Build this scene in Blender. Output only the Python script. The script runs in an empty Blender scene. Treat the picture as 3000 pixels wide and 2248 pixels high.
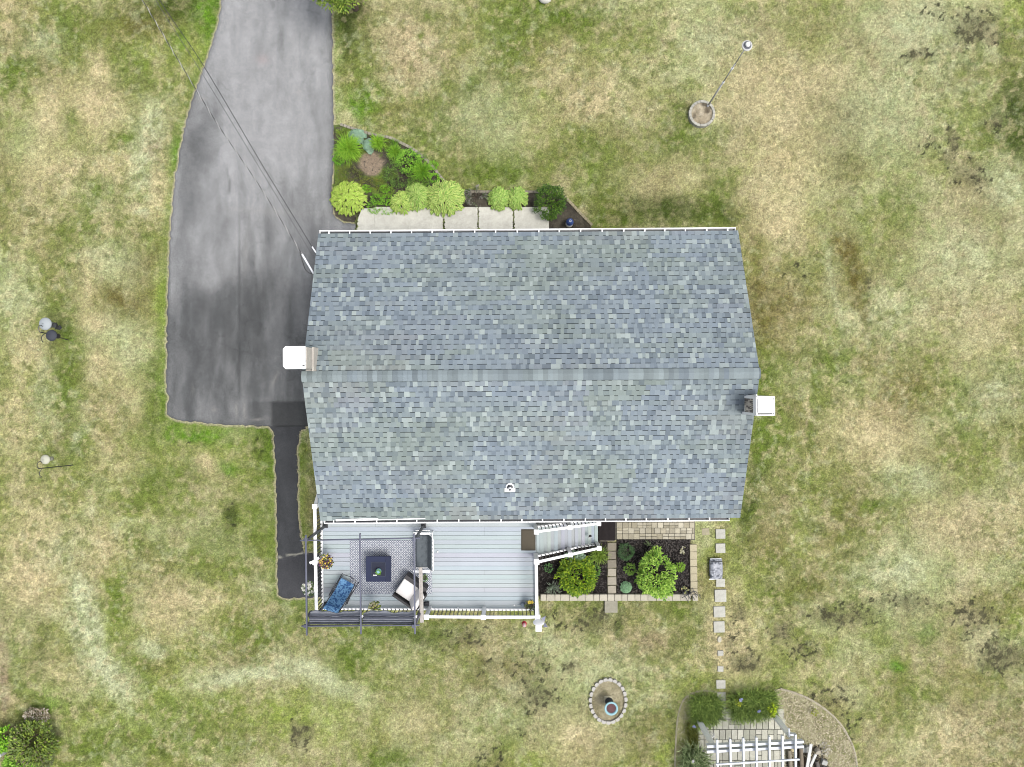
import bpy, bmesh, math, random
import numpy as np
from mathutils import Vector, Matrix
random.seed(7); rng = np.random.default_rng(7)
PI = math.pi
# ---------------------------------------------------------------- camera, sky, sun, exposure
CH = 26.5                      # drone height above the lawn (m)
FP = 2080.0                    # focal length in photo pixels (photo 3000 x 2248)
scene = bpy.context.scene
cam_d = bpy.data.cameras.new('camera'); cam = bpy.data.objects.new('camera', cam_d)
scene.collection.objects.link(cam); scene.camera = cam
cam.location = (0, 0, CH); cam.rotation_euler = (0, 0, 0)
cam_d.sensor_width = 36; cam_d.lens = FP/3000*36; cam_d.clip_end = 2000; cam_d.clip_start = 0.1
w = bpy.data.worlds.new("World"); scene.world = w; w.use_nodes = True
nt = w.node_tree; bg = nt.nodes['Background']
sky = nt.nodes.new('ShaderNodeTexSky'); sky.sky_type = 'NISHITA'; sky.sun_disc = False
SUN_EL, SUN_AZ = math.radians(66), math.radians(112)      # azimuth from +Y clockwise
sky.sun_elevation = SUN_EL; sky.sun_rotation = SUN_AZ
sky.dust_density = 4.0; sky.air_density = 1.0
hs = nt.nodes.new('ShaderNodeHueSaturation'); hs.inputs['Saturation'].default_value = 0.35
nt.links.new(sky.outputs[0], hs.inputs['Color']); nt.links.new(hs.outputs[0], bg.inputs[0])
bg.inputs[1].default_value = 0.15
sl = bpy.data.lights.new('sun', 'SUN'); sl.energy = 1.5; sl.angle = math.radians(22); sl.color = (1, 0.96, 0.9)
so = bpy.data.objects.new('sun', sl); scene.collection.objects.link(so)
sd = Vector((math.sin(SUN_AZ)*math.cos(SUN_EL), math.cos(SUN_AZ)*math.cos(SUN_EL), math.sin(SUN_EL)))
so.rotation_euler = sd.to_track_quat('Z', 'Y').to_euler(); so.location = sd*60
scene.view_settings.view_transform = 'Standard'; scene.view_settings.look = 'None'
scene.view_settings.exposure = 0.98; scene.view_settings.gamma = 1
scene.cycles.pixel_filter_type = 'BLACKMAN_HARRIS'; scene.cycles.filter_width = 1.0
scene.render.resolution_x = 1024; scene.render.resolution_y = 767
C = scene.collection

# ---------------------------------------------------------------- helpers
def P(px, py, z=0.0):
    """photo pixel (3000 wide) seen at height z -> world point"""
    k = (CH-z)/FP
    return Vector(((px-1500)*k, (1124-py)*k, z))
def M(px, py, z=0.0):          # same from the 2212-wide view
    return P(px*3000/2212, py*3000/2212, z)
def Z(region, scale):          # zoomed crop helper
    return lambda u, v, z=0.0: P(region[0]+u/scale, region[1]+v/scale, z)

def new_mat(name, col=(.5,.5,.5), rough=.7, attr=False, noise=None, bump=None, metal=0, trans=0, spec=None, mix2=None):
    m = bpy.data.materials.new(name); m.use_nodes = True
    t = m.node_tree; N = t.nodes; L = t.links; b = N['Principled BSDF']
    b.inputs['Roughness'].default_value = rough; b.inputs['Metallic'].default_value = metal
    if spec is not None: b.inputs['Specular IOR Level'].default_value = spec
    tc = N.new('ShaderNodeTexCoord')
    if attr:
        a = N.new('ShaderNodeAttribute'); a.attribute_name = 'Col'; src = a.outputs['Color']
    else:
        r = N.new('ShaderNodeRGB'); r.outputs[0].default_value = (*col, 1); src = r.outputs[0]
    if mix2:                    # (colour, scale, low, high) large soft variation
        n2 = N.new('ShaderNodeTexNoise'); n2.inputs['Scale'].default_value = mix2[1]; n2.inputs['Detail'].default_value = 6
        L.new(tc.outputs['Object'], n2.inputs['Vector'])
        mr = N.new('ShaderNodeMapRange'); mr.inputs['From Min'].default_value = mix2[2]; mr.inputs['From Max'].default_value = mix2[3]
        L.new(n2.outputs['Fac'], mr.inputs['Value'])
        mx = N.new('ShaderNodeMix'); mx.data_type = 'RGBA'
        L.new(mr.outputs[0], mx.inputs[0]); L.new(src, mx.inputs[6]); mx.inputs[7].default_value = (*mix2[0], 1)
        src = mx.outputs[2]
    for (sc, amt) in (noise or []):
        n = N.new('ShaderNodeTexNoise'); n.inputs['Scale'].default_value = sc; n.inputs['Detail'].default_value = 4
        n.inputs['Roughness'].default_value = .65
        L.new(tc.outputs['Object'], n.inputs['Vector'])
        mr = N.new('ShaderNodeMapRange'); mr.inputs['From Min'].default_value = .25; mr.inputs['From Max'].default_value = .75
        mr.inputs['To Min'].default_value = 1-amt; mr.inputs['To Max'].default_value = 1+amt
        L.new(n.outputs['Fac'], mr.inputs['Value'])
        vm = N.new('ShaderNodeVectorMath'); vm.operation = 'SCALE'
        L.new(src, vm.inputs[0]); L.new(mr.outputs[0], vm.inputs['Scale']); src = vm.outputs[0]
    L.new(src, b.inputs['Base Color'])
    if bump:
        n = N.new('ShaderNodeTexNoise'); n.inputs['Scale'].default_value = bump[0]; n.inputs['Detail'].default_value = 5
        L.new(tc.outputs['Object'], n.inputs['Vector'])
        bp = N.new('ShaderNodeBump'); bp.inputs['Strength'].default_value = bump[1]; bp.inputs['Distance'].default_value = bump[2]
        L.new(n.outputs['Fac'], bp.inputs['Height']); L.new(bp.outputs[0], b.inputs['Normal'])
    if trans:
        tr = N.new('ShaderNodeBsdfTranslucent'); L.new(src, tr.inputs['Color'])
        ms = N.new('ShaderNodeMixShader'); ms.inputs[0].default_value = trans
        L.new(b.outputs[0], ms.inputs[1]); L.new(tr.outputs[0], ms.inputs[2])
        L.new(ms.outputs[0], N['Material Output'].inputs['Surface'])
    return m

MT = {}
MT['white'] = new_mat('white_vinyl', (.70,.70,.70), .5, noise=[(6,.04)])
MT['white_paint'] = new_mat('white_paint', (.48,.50,.54), .6, noise=[(4,.08),(40,.05)])
MT['black'] = new_mat('black_metal', (.015,.016,.02), .45)
MT['dark_metal'] = new_mat('dark_grey_metal', (.06,.065,.095), .4, metal=.2, noise=[(5,.15)])
MT['grey_metal'] = new_mat('grey_metal', (.30,.30,.31), .5, metal=.1, noise=[(8,.15)])
MT['leaf'] = new_mat('leaf', attr=True, rough=.55, trans=.25, spec=.3)
MT['petal'] = new_mat('petal', attr=True, rough=.6, trans=.2)
MT['bark'] = new_mat('bark', (.07,.05,.035), .9, noise=[(20,.4)], bump=(40,.6,.01))
MT['attr'] = new_mat('tinted', attr=True, rough=.8)
MT['stone'] = new_mat('concrete_stone', attr=True, rough=.92, noise=[(7,.16),(45,.18),(150,.12)], bump=(60,.4,.006))
MT['shingle'] = new_mat('shingle', attr=True, rough=.95, noise=[(3,.05),(90,.16),(260,.18)], bump=(220,.35,.003), spec=.2)
MT['deck'] = new_mat('deck_board', attr=True, rough=.75, noise=[(1.2,.05),(30,.05)], spec=.3)
MT['glass'] = new_mat('glass_pane', (.03,.04,.05), .06)
MT['siding'] = new_mat('siding', (.55,.57,.56), .6, noise=[(3,.05)])
MT['mulch'] = new_mat('mulch', attr=True, rough=.95, noise=[(9,.35),(60,.5),(150,.4)], bump=(50,1,.03), spec=.1)
MT['soil'] = new_mat('soil', attr=True, rough=.95, noise=[(6,.2),(35,.3),(120,.3)], bump=(45,.8,.02), spec=.1)
MT['fabric'] = new_mat('fabric', attr=True, rough=.9, noise=[(10,.06),(200,.08)], spec=.2)
MT['wood'] = new_mat('weathered_wood', (.27,.25,.23), .85, noise=[(12,.2),(60,.2)], bump=(50,.5,.01))

def col_root(o):
    while o.parent: o = o.parent
    return o

class MB:
    def __init__(s): s.v = []; s.f = []; s.c = []; s.cur = (.5,.5,.5); s.X = None
    def col(s, c): s.cur = tuple(c); return s
    def add(s, vs, fs, c=None):
        n = len(s.v)
        if s.X is not None: vs = [tuple(s.X @ Vector(v)) for v in vs]
        s.v.extend([tuple(v) for v in vs]); s.f.extend([tuple(i+n for i in f) for f in fs])
        s.c.extend([c or s.cur]*len(fs)); return s
    def box(s, c, d, rz=0, c3=None, R=None, bev=0):
        x, y, z = [k/2 for k in d]
        if bev > 0:             # chamfered box: three crossing slabs' hull
            pts = []
            b = min(bev, x*.9, y*.9, z*.9)
            bm = bmesh.new(); bmesh.ops.create_cube(bm, size=1)
            for vt in bm.verts: vt.co = Vector((vt.co.x*2*x, vt.co.y*2*y, vt.co.z*2*z))
            bmesh.ops.bevel(bm, geom=list(bm.edges), offset=b, segments=2, affect='EDGES', profile=.6)
            vs = [vt.co.copy() for vt in bm.verts]; bm.verts.index_update()
            fs = [[vt.index for vt in f.verts] for f in bm.faces]; bm.free()
        else:
            vs = [Vector((i*x, j*y, k*z)) for k in (-1,1) for j in (-1,1) for i in (-1,1)]
            fs = [(0,2,3,1),(4,5,7,6),(0,1,5,4),(2,6,7,3),(0,4,6,2),(1,3,7,5)]
        Rm = R if R is not None else Matrix.Rotation(rz, 3, 'Z')
        return s.add([Rm @ v + Vector(c) for v in vs], fs, c3)
    def bar(s, a, b, w, h=None, up=(0,0,1), c3=None, bev=0):
        """box from a to b, width w (sideways), height h (towards up)"""
        a = Vector(a); b = Vector(b); d = b-a; L = d.length; d.normalize(); u = Vector(up)
        sx = d.cross(u)
        if sx.length < 1e-4: sx = d.cross(Vector((0,1,0)))
        sx.normalize(); uu = sx.cross(d)
        R = Matrix((d, sx, uu)).transposed()
        return s.box((a+b)/2, (L, w, h or w), R=R, c3=c3, bev=bev)
    def tube(s, pts, r, n=8, c3=None, cap=True):
        pts = [Vector(p) for p in pts]; rs = r if isinstance(r, (list, tuple)) else [r]*len(pts)
        vs = []; prev = None
        for i, p in enumerate(pts):
            d = (pts[min(i+1, len(pts)-1)] - pts[max(i-1, 0)])
            if d.length < 1e-7: d = Vector((0,0,1))
            d.normalize()
            if prev is None:
                a = d.orthogonal().normalized()
            else:
                a = (prev - d*prev.dot(d)); a = a.normalized() if a.length > 1e-5 else d.orthogonal().normalized()
            prev = a; b = d.cross(a)
            vs += [p + (a*math.cos(2*PI*k/n) + b*math.sin(2*PI*k/n))*rs[i] for k in range(n)]
        fs = []
        for i in range(len(pts)-1):
            for k in range(n):
                k2 = (k+1) % n; fs.append((i*n+k, i*n+k2, (i+1)*n+k2, (i+1)*n+k))
        if cap: fs.append(tuple(range(n-1, -1, -1))); fs.append(tuple((len(pts)-1)*n+k for k in range(n)))
        return s.add(vs, fs, c3)
    def lathe(s, c, prof, n=20, c3=None, sx=1, sy=1, R=None, cols=None):
        c = Vector(c); vs = []; Rm = R or Matrix.Identity(3)
        for (r, z) in prof: vs += [c + Rm @ Vector((r*sx*math.cos(2*PI*k/n), r*sy*math.sin(2*PI*k/n), z)) for k in range(n)]
        base = len(s.f)
        fs = []
        for i in range(len(prof)-1):
            for k in range(n):
                k2 = (k+1) % n; fs.append((i*n+k, i*n+k2, (i+1)*n+k2, (i+1)*n+k))
        fs.append(tuple(range(n-1, -1, -1))); fs.append(tuple((len(prof)-1)*n+k for k in range(n)))
        s.add(vs, fs, c3)
        if cols:
            for i in range(len(prof)-1):
                for k in range(n): s.c[base+i*n+k] = cols[i]
            s.c[-2] = cols[0]; s.c[-1] = cols[-1]
        return s
    def prism(s, poly, z0, z1, c3=None):
        n = len(poly); vs = [(p[0], p[1], z0) for p in poly]+[(p[0], p[1], z1) for p in poly]
        area = sum(poly[i][0]*poly[(i+1)%n][1]-poly[(i+1)%n][0]*poly[i][1] for i in range(n))
        fs = [tuple(range(n-1,-1,-1)), tuple(range(n, 2*n))]+[(i, (i+1)%n, n+(i+1)%n, n+i) for i in range(n)]
        if area < 0: fs = [f[::-1] for f in fs]
        return s.add(vs, fs, c3)
    def build(s, name, mat, parent=None, origin=None, local=False, smooth=False, tag=None):
        me = bpy.data.meshes.new(name)
        off = Vector((0,0,0))
        if not local:
            if parent is not None: off = col_root(parent).location
            elif origin is not None: off = Vector(origin)
        me.from_pydata([(v[0]-off.x, v[1]-off.y, v[2]-off.z) for v in s.v], [], s.f)
        ca = me.color_attributes.new('Col', 'FLOAT_COLOR', 'CORNER')
        cnt = [len(f) for f in s.f]
        arr = np.ones((sum(cnt), 4), dtype=np.float32); arr[:, :3] = np.repeat(np.array(s.c, dtype=np.float32).reshape(-1, 3), cnt, axis=0)
        ca.data.foreach_set('color', arr.ravel())
        me.materials.append(MT[mat] if isinstance(mat, str) else mat)
        if smooth: me.polygons.foreach_set('use_smooth', [True]*len(me.polygons))
        me.update()
        o = bpy.data.objects.new(name, me); C.objects.link(o)
        if parent is not None: o.parent = parent
        elif origin is not None: o.location = Vector(origin)
        if tag: settag(o, *tag)
        return o

def settag(o, label=None, cat=None, group=None, kind=None):
    if label: o['label'] = label
    if cat: o['category'] = cat
    if group: o['group'] = group
    if kind: o['kind'] = kind
    return o
def thing(name, label, cat, loc=(0,0,0), rz=0, group=None):
    o = bpy.data.objects.new(name, None); C.objects.link(o); o.empty_display_size = .2
    o.location = loc; o.rotation_euler = (0,0,rz)
    return settag(o, label, cat, group)
def dup(root, loc=None, rz=None, label=None, scale=None):
    r = root.copy(); C.objects.link(r)
    if loc is not None: r.location = loc
    if rz is not None: r.rotation_euler = (0,0,rz)
    if scale is not None: r.scale = scale
    if label: r['label'] = label
    for ch in list(root.children):
        c = ch.copy(); C.objects.link(c); c.parent = r
        for g in list(ch.children):
            d = g.copy(); C.objects.link(d); d.parent = c
    return r
def rc(a, b, k=None):
    t = random.random() if k is None else k
    return tuple(a[i]+(b[i]-a[i])*t for i in range(3))
def jit(c, a=.15):
    k = 1+random.uniform(-a, a); return tuple(x*k for x in c)
def lin(r, g, b, k=1.0):
    f = lambda v: ((v/255+.055)/1.055)**2.4 if v > 10 else v/255/12.92
    return (f(r)*k, f(g)*k, f(b)*k)
K = .46      # picture value -> albedo under this exposure

# value noise in numpy
_T = rng.random((256, 256)).astype(np.float32)
def vn(x, y):
    xi = np.floor(x).astype(int); yi = np.floor(y).astype(int); fx = x-xi; fy = y-yi
    fx = fx*fx*(3-2*fx); fy = fy*fy*(3-2*fy)
    a = _T[xi & 255, yi & 255]; b = _T[(xi+1) & 255, yi & 255]; c = _T[xi & 255, (yi+1) & 255]; d = _T[(xi+1) & 255, (yi+1) & 255]
    return (a*(1-fx)+b*fx)*(1-fy)+(c*(1-fx)+d*fx)*fy
def fbm(x, y, s, o=4, seed=0):
    v = 0; t = 0; a = 1.0
    for i in range(o):
        ang = .7*i+seed; cx, sx = math.cos(ang), math.sin(ang)
        v = v+a*vn((x*cx-y*sx)*s+17.3*i+seed*31, (x*sx+y*cx)*s+9.1*i+seed*57); t += a; a *= .55; s *= 2.07
    return v/t
def inpoly(x, y, poly):
    r = np.zeros(x.shape, bool); n = len(poly)
    for i in range(n):
        x1, y1 = poly[i][0], poly[i][1]; x2, y2 = poly[(i+1) % n][0], poly[(i+1) % n][1]
        if y1 == y2: continue
        c = ((y1 > y) != (y2 > y)) & (x < (x2-x1)*(y-y1)/(y2-y1)+x1); r ^= c
    return r
def dpoly(x, y, pts, closed=True):
    d = np.full(x.shape, 1e9); n = len(pts)
    for i in range(n if closed else n-1):
        x1, y1 = pts[i][0], pts[i][1]; x2, y2 = pts[(i+1) % n][0], pts[(i+1) % n][1]
        dx, dy = x2-x1, y2-y1; L = dx*dx+dy*dy+1e-12
        t = np.clip(((x-x1)*dx+(y-y1)*dy)/L, 0, 1)
        d = np.minimum(d, np.hypot(x-x1-t*dx, y-y1-t*dy))
    return d
def ss(a, b, x): t = np.clip((x-a)/(b-a), 0, 1); return t*t*(3-2*t)
def rough_poly(pts, amp=.025, step=.12, seed=1):
    out = []; r = random.Random(seed); n = len(pts)
    for i in range(n):
        a = Vector(pts[i][:2]); b = Vector(pts[(i+1) % n][:2]); k = max(1, int((b-a).length/step))
        for j in range(k):
            p = a.lerp(b, j/k); out.append((p.x+r.uniform(-amp, amp), p.y+r.uniform(-amp, amp)))
    return out
def catmull(pts, k=6):
    out = []; n = len(pts)
    for i in range(n-1):
        p0 = Vector(pts[max(i-1,0)]); p1 = Vector(pts[i]); p2 = Vector(pts[i+1]); p3 = Vector(pts[min(i+2,n-1)])
        for j in range(k):
            t = j/k; out.append(.5*((2*p1)+(p2-p0)*t+(2*p0-5*p1+4*p2-p3)*t*t+(3*p1-p0-3*p2+p3)*t**3))
    out.append(Vector(pts[-1])); return out
# ================================================================ GROUND OUTLINES
drive_px = [(650,-500),(650,0),(642,60),(622,130),(603,185),(582,240),(562,300),(545,360),(530,430),(516,510),(506,600),(499,700),(495,800),(491,900),(490,1000),
 (488,1100),(489,1150),(499,1162),(489,1180),(490,1215),(500,1222),(520,1232),(560,1236),(620,1240),(660,1247),(700,1246),(760,1249),(790,1252),(802,1264),
 (806,1310),(808,1400),(811,1500),(813,1620),(815,1740),(830,1752),(900,1752),(990,1748),(985,1640),(935,1625),(890,1618),(879,1560),(873,1480),(872,1400),(871,1320),(876,1265),
 (900,1250),(1060,1248),(1060,690),(1045,690),(1046,658),(1010,654),(985,638),(974,615),(972,590),(976,480),(978,400),(975,280),(974,100),(972,0),(972,-500)]
DRIVE = rough_poly([P(*p) for p in drive_px], .035, .12, 3)
HC = Vector((.544, .248, 0)); HR = math.radians(.42)
HX, HY = 6.62, 4.52            # roof half sizes (shingle edge)
WX, WY = 6.30, 4.15            # wall half sizes
def HL(x, y, z=0):             # house-local -> world
    c, s = math.cos(HR), math.sin(HR); return Vector((HC.x+x*c-y*s, HC.y+x*s+y*c, z))
HOUSE = [HL(-WX,-WY), HL(WX,-WY), HL(WX,WY), HL(-WX,WY)]
fb_px = [(977,368),(1000,366),(1060,385),(1140,402),(1180,420),(1225,447),(1265,482),(1290,520),(1320,545),(1360,556),(1480,560),(1580,562),(1640,572),(1690,610),(1732,655),(1735,760),(1604,760),(1604,600),(1500,640),(1064,640),(1050,652),(1010,650),(985,634),(975,600),(980,480)]
FRONTBED = [P(*p) for p in fb_px]
WALK = [P(*p) for p in [(1062,612),(1606,606),(1609,760),(1046,760),(1045,660)]]
B1 = [P(*p) for p in [(1560,1440),(1778,1440),(1778,1745),(1560,1745)]]
B2 = [P(*p) for p in [(1806,1580),(2022,1580),(2024,1742),(1806,1745)]]
PATIO1 = [P(*p) for p in [(1800,1440),(2034,1440),(2036,1582),(1800,1582)]]
PATIO2 = [P(*p) for p in [(2044,2112),(2070,2088),(2296,2088),(2300,2180),(2320,2460),(2050,2460)]]
curve_px = [(2285,2018),(2320,2028),(2362,2044),(2400,2066),(2440,2098),(2468,2130),(2488,2165),(2502,2200),(2510,2248),(2512,2320),(2500,2400)]
CURVE = [P(*p) for p in curve_px]
DRYBED = CURVE+[P(2310,2460), P(2290,2100), P(2268,2020)]
lc_px = [(2110,2030),(2060,2024),(2020,2036),(1998,2060),(1985,2110),(1980,2180),(1978,2260),(1985,2400)]
LCURVE = [P(*p) for p in lc_px]
LEFTBED = LCURVE+[P(2060,2400), P(2044,2112), P(2120,2100)]
RB = P(1781,2052)              # stone ring centre
# ---------------------------------------------------------------- lawn colour (patches of green, dry and bare turf)
G = {'g': lin(104,126,50), 'l': lin(100,144,38), 't': lin(212,200,160), 'p': lin(200,207,168), 'o': lin(112,104,54), 'b': lin(164,148,124), 'k': lin(72,90,34), 'y': lin(150,168,84)}
blobs = [
 # left of the drive (2212-wide picture coordinates): x, y, rx, ry, angle, kind, strength
 (30,165,45,55,0,'g',.7),(270,160,60,45,0,'g',.7),(140,50,60,50,0,'g',.5),(380,18,110,38,0,'k',.8),(300,60,60,30,0,'o',.5),(455,35,24,45,15,'l',.9),(385,88,16,22,0,'l',.6),(440,110,40,40,0,'y',.5),
 (215,150,18,40,0,'t',.9),(105,250,32,60,10,'t',.8),(200,235,60,50,0,'t',.7),(325,285,42,48,0,'p',.7),(330,320,30,20,0,'b',.6),(120,370,90,40,0,'t',.6),(225,365,60,22,0,'t',.6),
 (210,440,45,60,0,'g',.6),(270,300,20,14,0,'g',.8),(150,270,18,25,0,'g',.6),(340,415,18,50,5,'t',.9),(305,467,12,6,0,'p',1),(315,555,45,50,0,'o',.6),(320,520,20,20,0,'g',.6),(183,635,18,55,5,'t',1),(200,690,30,20,0,'t',.7),
 (148,760,34,110,0,'g',.75),(110,640,20,30,0,'g',.4),(352,650,14,70,0,'y',.8),(335,850,22,60,0,'g',.7),(262,650,40,30,30,'o',.7),(275,750,45,50,0,'p',.4),(25,640,40,70,0,'p',.5),(60,760,45,45,0,'t',.4),(210,790,25,30,0,'t',.6),
 (60,300,50,40,0,'p',.2),(60,470,60,60,0,'t',.3),(150,520,50,50,0,'g',.4),(30,400,30,70,0,'g',.3),(380,330,12,50,10,'l',.5),(300,370,24,60,0,'p',.5),
 (90,90,40,30,0,'p',.4),(30,20,30,30,0,'t',.5),(5,60,14,60,0,'t',.6),(350,130,50,30,0,'y',.4),(250,560,60,40,0,'p',.3),
 (145,850,26,45,0,'g',.7),(165,962,22,32,0,'g',.7),(95,865,20,40,0,'p',.6),(163,945,8,20,25,'p',.8),(30,905,34,70,0,'t',.5),(430,938,80,18,0,'l',.9),(372,930,20,20,0,'l',.4),(570,960,24,75,0,'g',.8),(585,920,12,30,0,'k',.5),(492,1006,24,13,0,'l',1),
 (350,1050,80,45,0,'g',.6),(500,1110,14,28,0,'k',.7),(560,1110,35,90,0,'g',.4),(455,1008,22,18,30,'t',.8),(335,880,28,60,0,'g',.7),(225,1195,34,55,0,'t',.9),(190,1210,40,60,0,'t',.4),(75,1180,50,130,0,'t',.55),
 (250,870,50,50,0,'t',.35),(235,1010,50,35,0,'t',.4),(130,1190,40,30,0,'p',.5),(565,1265,25,25,0,'p',.5),(290,1170,25,25,0,'g',.6),(450,1190,80,60,0,'g',.35),
 (185,1320,25,90,-8,'p',.8),(215,1420,24,60,-30,'p',.8),(258,1490,28,55,-30,'p',.8),(330,1410,25,15,0,'p',.6),(480,1470,70,20,-22,'p',.7),(600,1446,80,18,-5,'p',.8),(700,1458,60,22,20,'p',.7),(760,1490,50,20,25,'p',.5),
 (360,1310,60,60,0,'t',.55),(450,1295,80,22,0,'t',.4),(255,1290,26,70,0,'y',.7),(550,1375,60,38,0,'g',.6),(640,1340,50,30,0,'g',.4),(770,1425,45,45,20,'g',.75),(700,1385,60,25,0,'g',.4),(45,1440,30,65,0,'g',.6),(100,1505,38,38,0,'l',.75),
 (110,1450,60,50,0,'t',.4),(6,1470,14,95,0,'b',1),(500,1590,45,60,0,'g',.5),(300,1560,140,60,0,'y',.45),(200,1620,80,35,0,'g',.5),(830,1645,70,22,0,'g',.8),(700,1590,40,30,0,'y',.5),(920,1490,60,40,0,'g',.4),(900,1560,50,50,0,'t',.4),
 (860,1360,120,25,0,'g',.6),(905,1380,40,25,0,'k',.4),(640,1265,30,50,0,'g',.5),(110,1010,60,60,0,'g',.25),(60,1240,50,60,0,'t',.5),
 (185,1310,16,70,-6,'p',1),(212,1410,16,50,-28,'p',1),(250,1480,20,45,-32,'p',1),(560,1452,70,11,-10,'p',1),(690,1452,50,12,15,'p',1),(470,1478,50,12,-25,'p',.9),(330,1410,20,12,0,'p',.9),(260,1300,18,60,0,'g',.6),(300,1440,30,40,0,'g',.4),(600,1540,160,40,0,'y',.5),(420,1560,90,50,0,'g',.4),(350,1600,80,40,0,'g',.4),(90,1400,20,60,0,'k',.4),
 # top, above the house
 (758,45,26,65,0,'k',1),(775,110,30,50,0,'g',.9),(905,95,70,70,0,'b',.4),
 (752,60,14,75,0,'k',.8),(800,195,30,70,5,'g',.8),(775,225,28,28,0,'l',.7),(905,100,60,65,0,'b',.35),(900,90,80,70,0,'t',.4),(930,40,24,18,0,'g',.6),(915,82,8,8,0,'g',.8),(1195,30,110,36,0,'g',.75),(1265,75,30,45,0,'g',.6),
 (1110,130,45,90,0,'g',.55),(1020,176,18,14,0,'g',.9),(965,180,14,12,0,'g',.6),(1270,200,90,60,0,'t',.6),(1178,210,10,10,0,'y',.8),(1040,260,80,60,0,'p',.4),(950,300,60,60,0,'g',.45),(1065,378,90,25,0,'g',.8),(1110,340,60,25,0,'g',.4),
 (1310,375,60,60,0,'g',.6),(1470,300,60,38,0,'g',.8),(1468,230,18,18,0,'g',.6),(1440,448,75,28,0,'k',.55),(1545,430,32,60,0,'g',.85),(1380,400,60,25,20,'t',.3),(1250,310,40,30,0,'g',.4),(1460,370,50,40,0,'t',.3),(1330,480,120,18,0,'g',.6),
 (2097,137,16,11,0,'k',1),(1703,77,16,13,0,'g',.8),(1860,145,14,12,0,'g',.5),(1770,170,70,40,0,'t',.55),(1830,250,45,28,0,'o',.6),(1820,340,40,60,0,'o',.45),(1950,425,60,35,0,'g',.5),(1790,790,45,55,0,'g',.5),(1725,580,60,30,0,'g',.5),
 (1825,545,12,40,-12,'o',.7),(1850,610,9,50,-14,'o',.8),(1870,670,7,50,-8,'o',.6),(1800,600,12,90,-8,'p',.4),(2175,395,45,55,0,'p',.6),(1700,340,70,200,0,'t',.45),(2190,220,24,60,0,'k',.5),(2150,270,60,25,0,'g',.4),(1980,60,110,80,0,'p',.5),(1920,260,110,90,0,'p',.4),
 (1540,90,90,70,0,'p',.4),(1620,160,70,60,0,'t',.5),(2190,35,30,30,0,'y',.5),(1680,480,50,60,0,'t',.5),(2060,560,100,70,0,'p',.4),(1930,690,60,60,0,'p',.35),(2120,690,60,80,0,'t',.4),(1640,590,14,80,5,'o',.5),(1650,900,30,100,0,'g',.6),(1690,640,40,60,0,'o',.4),
 (1850,600,14,80,-13,'o',.5),(1640,700,30,70,0,'o',.5),(1650,820,30,60,0,'g',.5),(2205,240,30,70,0,'k',1),(2190,300,40,30,0,'k',.6),(1420,455,120,24,0,'k',.6),(1560,470,40,40,0,'k',.5),
 # right and below
 (1780,880,34,75,0,'g',.55),(1625,1060,18,90,8,'k',.65),(1655,950,50,70,0,'g',.55),(1870,930,90,70,0,'t',.55),(1960,860,80,50,0,'o',.3),(2056,1130,80,50,0,'t',.55),(1960,1040,70,35,0,'p',.5),(1840,1100,50,80,0,'o',.4),(1930,1235,90,45,0,'p',.55),
 (1756,1140,16,20,0,'k',.6),(1880,1090,34,24,0,'g',.5),(2060,900,40,60,0,'g',.35),(2150,860,60,60,0,'p',.5),(2180,1100,30,60,0,'t',.4),(1680,1100,30,60,0,'b',.4),(1750,1260,70,50,0,'o',.3),(1660,1290,30,25,0,'g',.4),(1745,900,3,90,0,'t',.6),(1755,900,3,90,0,'g',.5),
 (1338,1370,11,46,8,'k',.85),(1316,1388,22,16,0,'t',.9),(2006,1375,24,28,0,'g',.7),(1936,1447,20,12,0,'l',.8),(2050,1590,90,60,0,'t',.5),(1556,1400,28,60,0,'t',.9),(1556,1320,30,60,0,'t',.4),(1415,1390,60,35,0,'b',.5),(1400,1580,45,60,0,'o',.6),
 (1600,1390,50,60,0,'t',.5),(1100,1440,50,60,0,'o',.4),(1250,1290,100,20,0,'g',.45),(1450,1300,40,30,0,'g',.5),(1500,1330,40,30,0,'g',.4),(2000,1500,60,30,0,'g',.4),(1950,1560,40,50,0,'g',.4),(1850,1640,40,40,0,'g',.3),(2190,1560,60,80,0,'b',.35),(1640,1490,60,20,0,'g',.5),
 (1250,1600,60,50,0,'t',.6),(1130,1540,80,60,0,'p',.35),(1120,1640,60,30,0,'y',.4),(1480,1480,60,20,0,'y',.5),(1260,1450,60,60,0,'p',.4),(1950,1310,70,60,0,'p',.3),(1180,1380,40,30,0,'p',.4),(1360,1500,70,70,0,'p',.3),(1440,1640,30,40,0,'y',.6),
]
darks = [(2104,58,48,32,1),(2140,75,25,18,.8),(1975,124,34,14,.85),(2030,30,40,20,.4),(2054,320,14,45,1),(2102,378,36,32,.85),(2150,255,20,30,.7),(1960,1300,100,16,.7),(1815,1330,70,24,.9),(1680,1360,22,22,.85),(1596,1330,13,18,1),(1610,1425,36,22,.95),(1730,1400,40,30,.5),
 (2110,1330,50,45,.65),(2170,1415,55,35,1),(1800,1500,60,28,.6),(1170,1500,40,34,.85),(1160,1460,60,60,.5),(1230,1435,18,18,.85),(1275,1345,55,28,.75),(1180,1330,45,35,.4),(1005,1382,60,26,.6),(1060,1440,60,30,.4),(652,1585,20,40,.9),(1055,1630,40,30,.5),(500,1108,16,30,.4),(560,955,30,40,.3),(420,960,60,20,.3),(1720,590,40,25,.4),(1880,620,60,40,.25),(1580,1390,20,30,.5),(2010,320,30,30,.4),(1830,1560,40,40,.4),(1130,1590,60,30,.35)]
S2 = 3000/2212
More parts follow.
